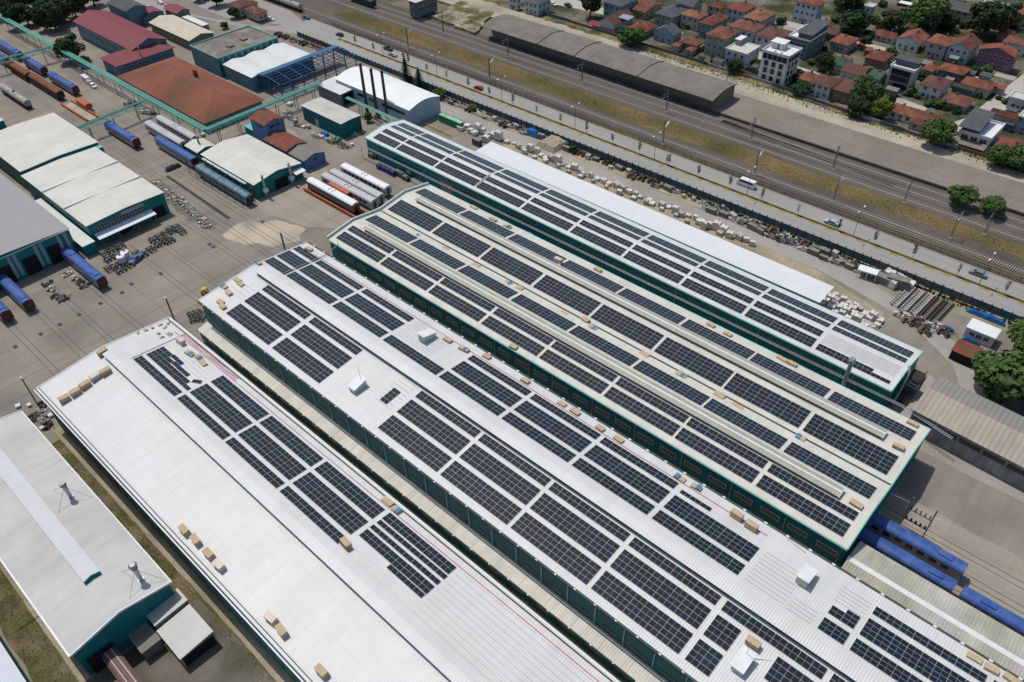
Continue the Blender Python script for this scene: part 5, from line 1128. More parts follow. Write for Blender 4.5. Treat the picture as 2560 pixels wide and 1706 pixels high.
# roof huts with sloped tops
HUT=mat('hut_white',(0.52,0.52,0.50),.6,.06)
for i,(lab,x,y,z,rz) in enumerate((('first',-110.69,65.34,11.48,0),('second',-111.22,88.83,11.55,0),('third',-15.08,65.68,11.52,0),('fourth',-14.86,88.69,11.56,0))):
    t=thing('roof_hut','%s white wedge-shaped vent hut from the left on the ridge-strip roof'%lab,'vent hut',(x,y,z-.1),0,'vent huts on the roof')
    s=1 if i in (0,2) else -1
    b=MB();b.prism([(-.2 if s>0 else .2,-.1),(2.6*s+.6,-.1),(2.6*s+.6,2.4),(-.2 if s>0 else .2,1.5)] if s>0 else [(-2.4,-.1),(1.4,-.1),(1.4,1.4),(-2.4,2.5)],-.9,1.1,'x');b.build('hut_body',HUT,t)
    b=MB();b.prism([(-.4,1.5),(3.4,2.42),(3.4,2.52),(-.4,1.6)] if s>0 else [(-2.6,2.52),(1.6,1.42),(1.6,1.52),(-2.6,2.62)],-1.1,1.3,'x');b.build('hut_roof',TRIM,t)
    if i in (0,2): b=MB();b.cyl((0,2.6,2.3),(0,2.6,6.0),.04,n=5);b.build('antenna',STEEL,t)
# mounting rails left bare
RAILA=mat('mounting_rail',(0.40,0.41,0.41),.45,.05,spec=.5)
def rails(t,x0,x1,y0,y1,n,zf,m=RAILA):
    for k in range(n):
        y=y0+(y1-y0)*k/max(1,n-1);b=MB();b.box(x0,y-.035,zf(y)+.01,x1,y+.035,zf(y)+.075);b.build('mounting_rail',m,t)
rails(B,-61.0,-43,38.2,49.4,11,zB);rails(B,-42,-24,38.2,49.4,11,zB);rails(B,-150,-140,45,49,5,zB)
rails(D,-118,-106,84.4,91.3,9,zD);rails(D,-105,-100,67.2,75,8,zD);rails(D,-22.5,-15.0,80.8,88.6,9,zD);rails(D,-9.2,-4,87.8,91.3,5,zD);rails(D,-164,-157.6,67.5,71.5,4,zD);rails(D,-14.5,-10,80.5,83.2,4,zD)
rails(F,167,185,4.1,7.4,8,zF)
# edge strips between panels and eaves: cable trunking
for t,y,zf in ((B,49.95,zB),(D,75.9,zD),(D,92.0,zD)):
    b=MB();b.box(-160,y-.06,zf(y)+.01,-24,y+.06,zf(y)+.1);b.build('cable_trunk',DRED,t)
b=MB()
for k in range(5):
    p=[(-157+q*2.6+random.uniform(-.4,.4),50.3+.25*k-.10*q*0+random.uniform(-.12,.12)) for q in range(10)]
    for a,c_ in zip(p,p[1:]): b.cyl((a[0],a[1],zB(a[1])+.06),(c_[0],c_[1],zB(c_[1])+.06),.06,n=4)
tag(b.build('red_cables',DRED),'loose bundle of red cables lying along the far eave of the front roof','cable')
b=MB();b.cyl((-157.2,79.5,13.0),(-157.2,94.2,11.5),.12,n=6);b.cyl((-157.2,94.2,11.5),(-160.6,100.4,9.9),.12,n=6);b.cyl((-160.6,100.4,9.9),(-162.5,101.5,9.7),.1,n=6);tag(b.build('roof_pipe',mat('dusty_pipe',(0.27,0.23,0.21),.6,.1)),'long thin pipe crossing the left end of the ridge-strip roof to the green shed','pipe')
b=MB();b.box(-156.8,37.4,zB(37.4)+.02,-156.55,51.5,zB(37.4)+.2,M=None);b=MB();b.prism([(37.6,zB(37.6)),(51.3,zB(51.3)),(51.3,zB(51.3)+.16),(37.6,zB(37.6)+.16)],-157.3,-157.0,'x');b.build('cable_tray',GALV,B)
b=MB();b.prism([(151.9-150.14,6.9),(158.3-150.14,8.0),(158.3-150.14,8.12),(151.9-150.14,7.02)],52.15,52.75,'x');b.build('cable_tray',mat('dusty_tray',(0.33,0.27,0.25),.6,.1),F)
# loose panel
t=link('loose_solar_panel',PANEL,None,(-140.04,42.98,11.90));t.location.z+=.25;t.rotation_euler=(-.1,0,.55);tag(t,'single loose solar panel lying askew on the front roof','solar panel')
# timber pieces and white sheets
for i,(x,y,z) in enumerate([(-19.10,93.73,11.06),(-12.79,70.15,11.97)]):
    o=MB().box(-1.9,-.12,.1,1.9,.12,.2).build('timber_length',CARDP if i==0 else TRIM,loc=(x,y,z+.06),rz=-.15 if i==0 else .6);tag(o,('pale timber length lying near the far eave gutter' if i==0 else 'white sheet strip lying beside the third vent hut'),'timber')

# steel stair and ducts at the right end of the narrow shed
b=MB()
for k in range(10): b.box(187.0+.12*k,5.0+k*.55,.5*k+.3,188.6+.12*k,5.5+k*.55,.5*k+.38)
b.build('stair',UND,F)
b=MB();[b.bar((x,y,0),(x,y,6.3),.12) for x in (187.0,189.6) for y in (4.6,8.2,12.0)];b.box(186.9,8.2,5.2,189.7,12.1,5.3);b.build('stair_frame',UND,F)
b=MB();b.cyl((186.9,3.2,.2),(186.9,7.6,7.2),.35,n=8);b.cyl((186.9,7.6,7.2),(186.2,8.6,8.2),.35,n=8);b.build('duct',GALV,F)
b=MB();b.box(187.2,9.2,0,189.4,11.4,2.2);b.build('fan_housing',SCM_ if 0 else GALV,F)
# ------------------------------------------------------------------ yard goods
def put(proto,label,x,y,z=0,rz=0,sc=None,group=None): return dup(proto,(x,y,z),rz,label,sc,group)
def proto(name,label,cat,group,parts):
    t=thing(name,label,cat,(0,0,-50),0,group);reg(t,[(link(n,m,t),[]) for n,m in parts]);return t
used={}
def place(key,x,y,z=0,rz=0,sc=None,label=None,group=None):
    """first call moves the prototype itself, later ones copy it"""
    p=PR[key]
    if key not in used:
        used[key]=1;p.location=(x,y,z);p.rotation_euler=(0,0,rz)
        if sc: p.scale=(sc,sc,sc) if not isinstance(sc,(tuple,list)) else sc
        if label: p['label']=label
        if group: p['group']=group
        return p
    return dup(p,(x,y,z),rz,label,sc,group)
# bogies lying in the yard
FRM=mat('greasy_bogie_frame',(0.035,0.045,0.042),.7,.25,1,.3)
b=MB();b.box(-1.7,-1.15,.55,1.7,-.9,.85);b.box(-1.7,.9,.55,1.7,1.15,.85);b.box(-.35,-1,.55,.35,1,.95);b.box(-1.75,-1.0,.6,-1.5,1.0,.75);b.box(1.5,-1.0,.6,1.75,1.0,.75)
for x in (-.75,.75): b.cyl((x,-1.02,.85),(x,-1.02,1.2),.15,n=8);b.cyl((x,1.02,.85),(x,1.02,1.2),.15,n=8)
BF=b.mesh('bogie_frame',FRM)
b=MB();b.cyl((0,-1.05,.46),(0,1.05,.46),.09,n=8)
for y in (-.75,.75): b.cyl((0,y-.07,.46),(0,y+.07,.46),.46,n=14)
WS=b.mesh('wheelset',mat('bare_wheel_steel',(0.16,0.155,0.15),.5,.2,1,.5,metal=.4))
PR={}
t=thing('bogie','x','bogie',(0,0,-50));w1=link('wheelset',WS,t,(-1.25,0,0));w2=link('wheelset',WS,t,(1.25,0,0));PR['bogie']=reg(t,[(link('bogie_frame',BF,t),[]),(w1,[]),(w2,[])])
WHS=mat('worn_silver_steel',(0.50,0.50,0.48),.5,.2,1,.5,metal=.1)
b=MB();b.cyl((0,-1.05,.46),(0,1.05,.46),.09,n=8)
for y in (-.75,.75): b.cyl((0,y-.07,.46),(0,y+.07,.46),.46,n=12)
WS2=b.mesh('wheel_pair',WHS);b=MB();b.cyl((0,-1.25,.46),(0,-.95,.46),.2,n=8);b.cyl((0,.95,.46),(0,1.25,.46),.2,n=8);AX=b.mesh('axle_box',FRM)
PR['wheelset']=proto('wheelset','silver railway wheelset in the stored rows at the right','wheelset','silver wheelsets stored in rows',[('wheel_pair',WS2),('axle_box',AX)])
b=MB();b.cyl((0,-1.05,.46),(0,1.05,.46),.09,n=8)
for y in (-.75,.75): b.cyl((0,y-.07,.46),(0,y+.07,.46),.46,n=12)
WS3=b.mesh('wheel_pair',UND)
PR['wheelsetd']=proto('wheelset','black railway wheelset in the stored rows at the right','wheelset','black wheelsets stored in rows',[('wheel_pair',WS3),('axle_box',AX)])
# wrapped pallets
WRP=mat('white_film_wrap',(0.60,0.57,0.53),.55,.15,1.2,.35);WRP2=mat('dusty_film_wrap',(0.44,0.40,0.36),.6,.2,1.2,.25)
WOODP=mat('pallet_wood',(0.26,0.18,0.10),.85,.2)
def lump(m,h):
    b=MB();n=5
    v=[[Vector((-.6+1.2*i/(n-1),-.5+1.0*j/(n-1),h+random.uniform(-.12,.12))) for j in range(n)] for i in range(n)]
    for i in range(n-1):
        for j in range(n-1): b.face([v[i][j],v[i+1][j],v[i+1][j+1],v[i][j+1]])
    ring=[v[i][0] for i in range(n)]+[v[n-1][j] for j in range(1,n)]+[v[i][n-1] for i in range(n-2,-1,-1)]+[v[0][j] for j in range(n-2,0,-1)]
    for a,c_ in zip(ring,ring[1:]+ring[:1]): b.face([(a.x*1.04,a.y*1.04,.15),(c_.x*1.04,c_.y*1.04,.15),c_,a])
    return b.mesh('wrapped_load',m)
b=MB();[b.box(x,-.5,0,x+.16,.5,.15) for x in (-.6,-.08,.44)];PLM=b.mesh('pallet',WOODP)
for k in range(4): PR['wrap%d'%k]=proto('wrapped_pallet','x','pallet','film-wrapped pallets',[('wrapped_load',lump((WRP,WRP,WRP2,WRP)[k],(.9,1.3,1.0,.6)[k])),('pallet',PLM)])
b=MB()
for k in range(4): b.box(-1.2,-.55,.1+k*.32,1.2,.55,.34+k*.32)
PR['plank']=proto('timber_stack','x','timber stack','grey timber and beam stacks',[('timber_stack',b.mesh('beam_pile',mat('grey_old_timber',(0.20,0.185,0.155),.9,.2))),('bearer',PLM)])
def scrap(m1,m2,seed):
    random.seed(seed);b=MB()
    for k in range(16): 
        x,y=random.uniform(-1.4,1.4),random.uniform(-1,1);s=random.uniform(.15,.55);M=Matrix.Translation((x,y,random.uniform(.1,.5)))@Matrix.Rotation(random.random()*6,4,Vector((random.random(),random.random(),1)).normalized());b.box(-s,-s*.5,-.12,s,s*.5,.2,M=M,mi=k%2)
    for k in range(6): x,y=random.uniform(-1.4,1),random.uniform(-1,1);b.cyl((x,y,.2),(x+random.uniform(.3,1.2),y+random.uniform(-.6,.6),.6),.07,n=6,mi=k%2)
    return b.mesh('scrap_heap',[m1,m2])
SCM=[mat('scrap_grey',(0.24,0.235,0.22),.6,.25,2,.4),mat('scrap_dark',(0.05,0.047,0.045),.7,.25,2,.3),mat('scrap_rust',(0.15,0.095,0.07),.8,.25,2,.2),mat('scrap_pale',(0.48,0.46,0.42),.6,.2,2,.3),mat('navy_container',(0.02,0.035,0.13),.5,.15)]
for k,(a,c_) in enumerate(((0,1),(0,3),(2,1),(3,0),(2,0))): PR['scrap%d'%k]=proto('scrap_heap','x','scrap','heaps of metal parts',[('metal_parts',scrap(SCM[a],SCM[c_],k+3)),('base_pallet',PLM)])
random.seed(21)
# bogies before the white hall
bog=[(-222.29,59.23),(-222.60,61.87),(-222.55,64.36),(-218.68,58.98),(-218.46,61.56),(-214.07,56.42),(-213.80,58.50),(-210.67,58.43),(-211.41,61.48),(-214.87,65.59),(-212.87,66.35),(-213.65,69.55),(-217.89,72.84),(-217.97,74.79),(-214.43,72.81),(-218.24,77.11),(-213.49,75.61),(-219.03,79.02),(-218.58,80.97),(-215.21,80.73),(-215.20,75.14),(-218.13,78.75)]
for i,(x,y) in enumerate(sorted(bog,key=lambda p:p[1])): place('bogie',x,y,0,random.choice((0,1.57))+random.uniform(-.15,.15),.9,'%s dark bogie counted from the left in the group before the white hall'%ORD[i],'bogies parked before the white hall')
for i,(x,y) in enumerate([(-221.03,41.43),(-217.74,41.20),(-213.22,40.39),(-211.02,40.61),(-217.38,48.12),(-214.77,48.15),(-211.86,48.03),(-220.99,47.27),(-210.73,41.70)]): place('scrap%d'%(i%3),x,y,0,random.random()*3,1.0,'%s pile of greasy machine parts between the blue coaches'%ORD[i],'machine parts between the coaches')
for i,(x,y) in enumerate([(-177.10,61.40),(-174.99,61.53),(-176.25,62.99),(-174.31,60.42),(-173.30,62.14)]): place('bogie',x,y,0,1.3+i,.7,'%s dark bogie in the corner heap left of the lean-to'%ORD[i],'bogies heaped beside the lean-to')
for i,(x,y) in enumerate([(-213.97,60.68),(-215.11,62.53)]):
    t=thing('water_tank','%s white cylindrical tank among the bogies'%('left','right')[i],'tank',(x,y,0),0,'white tanks among the bogies');b=MB();b.cyl((0,0,.1),(0,0,2.6),1.2,n=16);b.cyl((0,0,2.6),(0,0,2.95),1.2,.4,n=16);b.build('tank_shell',CWH,t);b=MB();b.cyl((0,0,2.95),(0,0,3.1),.35,n=10);b.build('lid',SCM[1],t)
x,y=(-212.14,64.13);car('small blue truck among the bogies before the white hall',x,y,-1.2,P_['blue'],'pickup')
t=thing('forklift','yellow forklift behind the corner of the ridge-strip roof','forklift',(-181.99,68.64,0),.3)
YM=mat('yellow_machine',(0.55,0.33,0.03),.5,.1);b=MB();b.box(-1.1,-.6,.35,.9,.6,1.1);b.box(-1.1,-.6,1.1,-.4,.6,1.6);b.build('chassis',YM,t);b=MB();[b.bar((x,y,1.1),(x,y,2.3),.08) for x in (-.5,.6) for y in (-.5,.5)];b.box(-.6,-.55,2.3,.7,.55,2.38);b.build('overhead_guard',YM,t);b=MB();[b.bar((1.0,y,.2),(1.0,y,2.4),.12) for y in (-.3,.3)];b.box(1.0,-.4,.1,2.1,-.2,.18);b.box(1.0,.2,.1,2.1,.4,.18);b.build('mast',UND,t)
for sx in (-.75,.6):
    for sy in (-.5,.5): link('wheel',TY,t,(sx,sy,.32))
# drain covers
b=MB();b.box(-.75,-.5,0.0,.75,.5,.025);DR=b.mesh('drain_cover',mat('drain_iron',(0.05,0.047,0.045),.8,.2))
for i,(x,y) in enumerate([(-200.90,82.85),(-200.78,65.38),(-202.59,57.33),(-200.87,53.52),(-200.87,47.21),(-200.63,41.02),(-200.51,35.61),(-200.57,30.43),(-200.56,23.78),(-203.08,82.89),(-201.37,100.64)]): tag(link('drain_cover',DR,None,(x,y,0)),'%s dark drain cover in the line across the yard'%ORD[i],'drain','drain covers in the yard')
# lattice yard masts
for i,(bx_,hh) in enumerate((((-178.69,57.04),7.5),((-176.24,18.65),8),((-183.27,96.20),6))):
    t=thing('yard_mast','%s lattice floodlight mast from the left in front of the sheds'%('second','first','third')[i],'mast',(*bx_,0),0,'lattice masts in the yard')
    link('mast_column',MAST0,t,sc=(1.2,1.2,hh/9));b=MB();b.box(-.4,-.15,hh-.1,.4,.15,hh+.25);b.build('lamp_head',SCM[3],t)
# switch gantry by the lower right coaches
t=thing('switch_gantry','two-post isolator gantry with insulators behind the blue coach','gantry',(0,0,0))
p=(-7.76,120.72);q=(-3.19,120.68)
for a,h in ((p,8.6),(q,8.6)): b=MB();b.bar((*a,0),(*a,h),.25);b.build('post',STEEL,t)
for z in (2.2,5.2): b=MB();b.bar((*p,z),(*q,z),.14);b.build('beam',STEEL,t)
for k in range(5):
    a=(k+.5)/5;x,y=p[0]+(q[0]-p[0])*a,p[1]+(q[1]-p[1])*a;b=MB();b.cyl((x,y,5.2),(x,y,6.4),.12,n=6);b.cyl((x,y,2.2),(x,y,3.0),.2,n=6);b.build('insulator',UND,t)
b=MB();b.bar((p[0],p[1],7),(p[0]-4,p[1]-.5,7),.1);b.build('bracket',GALV,t)
# storage rows behind the canopy
def row(keys,pts,lab,group,z=0,jit=.5,sc=(1.0,1.5)):
    for i,(x,y) in enumerate(pts):
        k=random.choice(keys);s=random.uniform(*sc);place(k,x+random.uniform(-jit,jit),y+random.uniform(-jit,jit),z,random.uniform(-.2,.2),(s,s,s*random.uniform(.8,1.2)),lab%ORD[i] if '%s' in lab else lab,group)
W4=['wrap0','wrap1','wrap2','wrap3']
row(W4,[(-177+k*2.5,188.2+.5*math.sin(k*1.7)) for k in range(40)],'%s wrapped pallet from the left along the white canopy','pallets beside the white canopy',sc=(1.1,1.9))
row(W4,[(-168+k*5.2,186.2) for k in range(16)],'%s wrapped pallet from the left under the canopy edge','outer pallets beside the white canopy',sc=(.9,1.5))
for q in range(4): row(W4,[(-51.5+k*1.95+q*.3,175.2+q*1.9-k*.35) for k in range(8)],'%s wrapped pallet from the left in the '+('nearest','second','third','farthest')[q]+' row right of the canopy','pallet block right of the canopy',sc=(1.1,1.7))
row(W4,[(-197.29,184.32),(-197.27,187.50),(-192.58,185.15),(-191.69,187.45),(-189.16,187.24),(-185.84,186.19),(-184.14,187.61),(-183.44,183.67),(-181.68,187.41),(-190.89,185.02)],'%s film-wrapped pallet from the left behind the green container','pallets behind the green container',jit=.3,sc=(1.5,2.2))
row(['scrap0','scrap1','plank','scrap3','wrap2','scrap2'],[(-222+k*3.2,198.0+.9*math.sin(k*2.1)) for k in range(54)],'%s heap of parts from the left along the yard wall','heaps along the yard wall',sc=(.9,1.5))
row(['plank','scrap0','scrap1','plank'],[(-98+k*3.4,195.8+.5*math.sin(k)) for k in range(16)],'%s front-row stack of timber or parts from the left by the yard wall','front row by the yard wall',sc=(.9,1.4))
row(W4+['plank'],[(-43.20,195.24),(-43.23,199.36),(-42.55,201.35),(-41.08,194.80),(-40.11,196.54),(-40.01,199.37),(-37.61,198.70)],'%s white bundle in the stack left of the wheelsets','white bundles left of the wheelsets',jit=.2,sc=(1.6,2.4))
row(['scrap2','scrap0','scrap1'],[(-33.76,184.71),(-31.55,183.75),(-30.00,183.87),(-28.58,184.29),(-26.92,182.54),(-25.41,186.24),(-23.16,185.41),(-30.43,185.95)],'%s rusty parts heap from the left in front of the wheelsets','parts in front of the wheelsets',jit=.2,sc=(1.1,1.5))
row(['scrap0','scrap4','scrap1','wrap2','wrap3'],[(-252.85,149.26),(-249.35,148.35),(-246.37,147.81),(-243.91,147.62),(-241.78,148.66),(-236.19,146.73),(-233.61,146.72),(-231.95,147.40),(-228.17,147.72),(-225.66,147.70),(-220.94,148.18),(-218.91,148.50),(-218.79,150.69),(-224.18,156.07),(-223.44,158.14),(-255.41,149.46)],'%s pallet of parts from the left beside the green store','pallets beside the green store',jit=.3,sc=(1.0,1.4))
row(['scrap0','scrap1','wrap3'],[(-304.86,115.94),(-301.41,115.36),(-299.16,116.39),(-266.56,117.68),(-266.85,119.77),(-313.14,115.19),(-263.02,156.01),(-258.40,151.23),(-275.88,147.07)],'%s load of parts from the left under the green pipe bridges','parts under the pipe bridges',jit=.3,sc=(1.2,1.8))
row(['scrap2','scrap0','scrap4'],[(-327.15,196.43),(-322.60,196.56),(-316.25,197.04),(-310.00,197.51),(-305.30,199.06),(-300.29,198.63)],'%s rusty steel heap from the left behind the white folded roof','steel heaps behind the folded roof',jit=.4,sc=(1.4,2.0))
row(['scrap0','scrap1','scrap3'],[(-155+k*9.5,146.0) for k in range(13)],'%s set of metal fittings in the alley before the narrow shed','fittings in the alley',jit=.4,sc=(.9,1.2))
# wheelsets rows
a=(-37.82,187.08);b_=(-33.43,198.72);c0=(-29.09,198.07)
for r_ in range(5):
    for k in range(11):
        place('wheelset' if r_<3 else 'wheelsetd',-37.0+r_*2.55+k*.05,187.6+k*1.02,0,math.pi/2,1.0,'%s %s wheelset from the front in the %s stored column'%(ORD[k],'silver' if r_<3 else 'black',('left','middle','right','left','right')[r_]))
# tarps, sheds and the white hut at the right
BTP=mat('blue_tarpaulin',(0.015,0.16,0.42),.45,.2,.8,.35)
def tarp(label,pts,h,mat_=BTP,name='tarpaulin_heap'):
    x0,y0,x1,y1=pts;b=MB();n=9
    g_=[[Vector((x0+(x1-x0)*i/n,y0+(y1-y0)*j/n,h*(.55+.45*math.sin(math.pi*min(i,n-i)/n)**.5*math.sin(math.pi*min(j,n-j)/n)**.5)*random.uniform(.8,1.1) if 0<i<n and 0<j<n else random.uniform(.0,.25))) for j in range(n+1)] for i in range(n+1)]
    for i in range(n):
        for j in range(n): b.face([g_[i][j],g_[i+1][j],g_[i+1][j+1],g_[i][j+1]])
    return tag(b.build(name,mat_),label,'tarpaulin')
tarp('big blue tarpaulin heap by the sand pile at the yard wall',(-176.5,196.9,-171.3,198.7),3.0)
tarp('flat blue tarpaulin over goods beside the white hut at the right',(-22.1,197.4,-12.3,198.4),1.6)
tarp('blue tarpaulin strip beside the black wheelsets',(-24.5,186.4,-21.2,187.0),1.2)
tarp('blue tarpaulin in the alley before the narrow shed',(-137.1,148.0,-128.1,150.4),1.3)
tarp('small blue tarpaulin behind the rusty hut at the right',(-18.9,185.6,-14.5,186.0),1.1)
tarp('green tarpaulin bundle beside the green store',(-227.3,149.1,-224.5,150.8),1.4,mat('green_tarpaulin',(0.02,0.25,0.12),.5,.15))
tarp('blue tarpaulin bundle beside the green store door',(-234.9,148.5,-231.0,150.3),1.3)
tarp('sand heap by the yard wall next to the blue tarpaulin',(-168.3,192.8,-159.7,201.4),2.2,SOIL,'sand_heap')['category']='sand'
tarp('pale gravel heap by the yard wall near the conifers',(-202.7,196.3,-193.8,198.7),.9,PATH,'gravel_heap')['category']='gravel'
tarp('dark gravel heap by the yard track beside the scaffold',(-254.1,96.8,-252.7,102.6),1.6,mat('dark_gravel',(0.085,0.085,0.07),.95,.3),'gravel_heap')['category']='gravel'
t=block('site_hut','small white-roofed hut with windows beside the big tree','hut',-19.1,186.8,-12.4,191.0,3.1,HUT,TRIM,'flat',0,.2,0,[('-y',3,1.3,1.2,1.1)])
t=block('tool_shed','dark shed with rusty patched roof in front of the white hut','hut',-18.8,176.3,-13.3,181.0,2.7,DARK,RUST,'mono',.4,.2)
t=block('container','pale green shipping container beside the boiler hall','container',-208.5,183.9,-197.0,185.7,2.6,mat('green_container',(0.05,0.21,0.11),.6,.12,.8,.3,rib=('x',.4),ribd=.3,ribc=.15),mat('pale_green_container_top',(0.22,0.50,0.30),.6,.15,.5,.3,rib=('x',.4),ribd=.3,ribc=.1),'flat',0,.02)
t=block('container','dark blue-grey crate beside the end of the white canopy','crate',-186.3,179.0,-182.8,180.7,2.2,mat('slate_crate',(0.06,0.085,0.10),.6,.1),GREYBR,'flat',0,.02)
o=MB().box(0,-.15,.6,12.9,.15,.95).build('yellow_beam',YM,loc=(-208.96,178.37,0),rz=-.02);tag(o,'long yellow crane beam lying on the overgrown plot','beam')
# navy bins along the narrow shed
for i,(x,y) in enumerate([(-198.52,146.28),(-196.25,146.39),(-194.13,146.38),(-191.63,146.26)]):
    t=thing('bin','%s navy blue bin from the left before the narrow shed'%ORD[i],'bin',(x,y,0),0,'navy bins before the narrow shed');b=MB();b.box(-.9,-.7,.1,.9,.7,1.5);b.build('bin_body',SCM[4],t);b=MB();b.box(-.95,-.75,1.5,.95,.75,1.6);b.build('bin_rim',SCM[4],t)
for i,(x,y) in enumerate([(-190.56,147.61),(-188.62,147.49),(-185.92,147.14),(-187.26,149.96),(-206.45,149.80),(-205.34,150.26)]):
    t=thing('machine_block','%s dark machine block from the left before the narrow shed'%ORD[i],'machine',(x,y,0),.0,'machine blocks before the narrow shed');b=MB();b.box(-1.4,-.8,.1,1.4,.8,1.3);b.build('casing',mat('dark_green_casing',(0.05,0.065,0.065),.6,.15),t);b=MB();b.box(-1.0,-.5,1.3,.8,.5,1.7);b.build('cover',SCM[0],t)
# wrecked cab by the wall
t=thing('wrecked_cab','stripped white locomotive cab shell standing in the storage yard','wreck',(-48.01,194.78,0),.15)
b=MB();b.box(-2.6,-1.4,2.3,2.6,1.4,2.6);b.build('cab_roof',CWH,t)
for x,y in ((-2.5,-1.3),(-2.5,1.2),(0,-1.3),(0,1.2),(2.4,-1.3),(2.4,1.2)): b=MB();b.box(x,y,.1,x+.18,y+.18,2.3);b.build('pillar',CWH,t)
b=MB();b.box(-2.5,1.25,.3,2.5,1.35,1.5);b.build('side_panel',CWH,t)
# rubble strip in the yard
for i in range(18):
    x,y=(-250.61,90.52);x2,y2=(-210.28,88.43);a=(i+.5)/18
    place('scrap%d'%(3 if i%3 else 1),x+(x2-x)*a+random.uniform(-1,1),y+(y2-y)*a+random.uniform(-.8,.8),-.15,random.random()*3,random.uniform(.7,1.2),'%s rubble clump from the left in the strip beside the white hall'%ORD[i],'rubble strip in the yard')
sheet('rubble_strip',[(-253.17,89.67),(-250.47,93.28),(-232.81,91.59),(-210.70,90.32),(-208.78,88.03),(-211.72,86.08),(-227.97,86.02)],-.003,mat('rubble_dark',(0.16,0.14,0.11),.95,.3,.4,.1,fine=.3,fscale=1.5),amp=.6,step=2)
strip('track_pit',[(-250.75,95.72),(-210.80,94.80)],1.1,-.001,mat('pit_dark',(0.05,0.045,0.04),.9,.3))['kind']='structure'
# rubble around the left end of the front shed
row(['scrap3','scrap2','scrap4','wrap3'],[(-177.65,15.39),(-176.22,16.98),(-172.19,18.17),(-171.29,16.32),(-168.64,17.34),(-168.52,18.75),(-166.27,15.58),(-165.87,17.20),(-173.38,19.80)],'%s heap of debris between the front shed and the ridge-vent shed','debris beside the front shed',jit=.3,sc=(.9,1.3))
# ------------------------------------------------------------------ trees and shrubs
def leafm(n,c,c2): return mat('foliage_'+n,c,.75,.35,.9,.15,fine=.35,fscale=3.5,col2=c2,c2scale=.5,c2lo=.4,c2hi=.65)
LG=leafm('green',(0.045,0.085,0.022),(0.075,0.12,0.03));LD=leafm('dark',(0.022,0.042,0.016),(0.035,0.06,0.02));LY=leafm('yellowgreen',(0.13,0.15,0.02),(0.09,0.13,0.03));LC=leafm('conifer',(0.022,0.048,0.026),(0.03,0.06,0.03))
BARK=mat('bark',(0.09,0.07,0.05),.9,.2)
def crown(seed,n,rx,rz,leaf,clumps=26):
    random.seed(seed);b=MB();cl=[]
    for k in range(clumps):
        while True:
            p=Vector((random.uniform(-1,1),random.uniform(-1,1),random.uniform(-.8,1)))
            if .35<p.length<1: break
        cl.append((Vector((p.x*rx*.78,p.y*rx*.78,p.z*rz*.78)),random.uniform(.28,.46)*rx))
    cl.append((Vector((0,0,0)),rx*.55))
    for k in range(n):
        c,r=random.choice(cl);d=Vector((random.gauss(0,1),random.gauss(0,1),random.gauss(0,1))).normalized();p=c+d*r*random.uniform(.75,1.05)
        nn=(d+Vector((random.gauss(0,.5),random.gauss(0,.5),random.gauss(.3,.5)))).normalized();u=nn.orthogonal().normalized();w=nn.cross(u);a=random.random()*6.28;u,w=u*math.cos(a)+w*math.sin(a),w*math.cos(a)-u*math.sin(a)
        s=leaf*random.uniform(.6,1.3);b.face([p-u*s,p-w*s*.6,p+u*s,p+w*s*.6])
    return b
CR_={}
for i in range(3):
    CR_['g%d'%i]=crown(40+i,3600,1.0,.85,.11).mesh('crown',LG);CR_['d%d'%i]=crown(60+i,3600,1.0,.95,.11).mesh('crown',LD)
CR_['y0']=crown(80,3000,1.0,.9,.11).mesh('crown',LY)
b=MB();b.cyl((0,0,0),(0.03,0,.5),.10,.07,n=7)
for k in range(5): a=k*1.3;b.cyl((.02,0,.42),(math.cos(a)*.45,math.sin(a)*.45,.85+.1*(k%2)),.05,.02,n=5)
TRK=b.mesh('trunk',BARK)
def tree(label,x,y,r,h,k='g',z=0,cat='tree',name='tree',group='broadleaf trees',trunk=True):
    t=thing(name,label,cat,(x,y,z),random.random()*6,group)
    m=CR_[k+str(random.randrange(3)) if k!='y' else 'y0']
    link('crown',m,t,(0,0,h*.60),sc=(r,r*random.uniform(.9,1.1),h*.46))
    link('trunk' if trunk else 'stem',TRK,t,sc=(r*.9,r*.9,h*.62));return t
random.seed(5)
T=tree
# top-left dark trees
pts=[(-455.58,124.05),(-433.69,120.94),(-433.09,126.51),(-465.04,130.14),(-450.45,130.89),(-454.43,138.68),(-420.52,129.11),(-430.38,136.47),(-416.44,132.42),(-422.94,139.88),(-449.45,142.68),(-442.62,148.18),(-427.00,147.13),(-441.10,152.20),(-434.58,154.65),(-476.97,131.92),(-434.58,160.25),(-464.67,144.68),(-453.24,117.98),(-455.77,151.82)]
for i,(x,y) in enumerate(sorted(pts)): T('%s dark tree counted from the left in the grove at the top left'%ORD[i],x,y,random.uniform(4.2,6),random.uniform(10,14),'d',group='dark grove at the top left')
T('round dark tree between the pipe bridge and the maroon office',*(-373.41,121.13),6.2,11,'d')
T('low dark hedge tree beside the pipe bridge, top left',*(-363.15,121.07),3,4.5,'d')
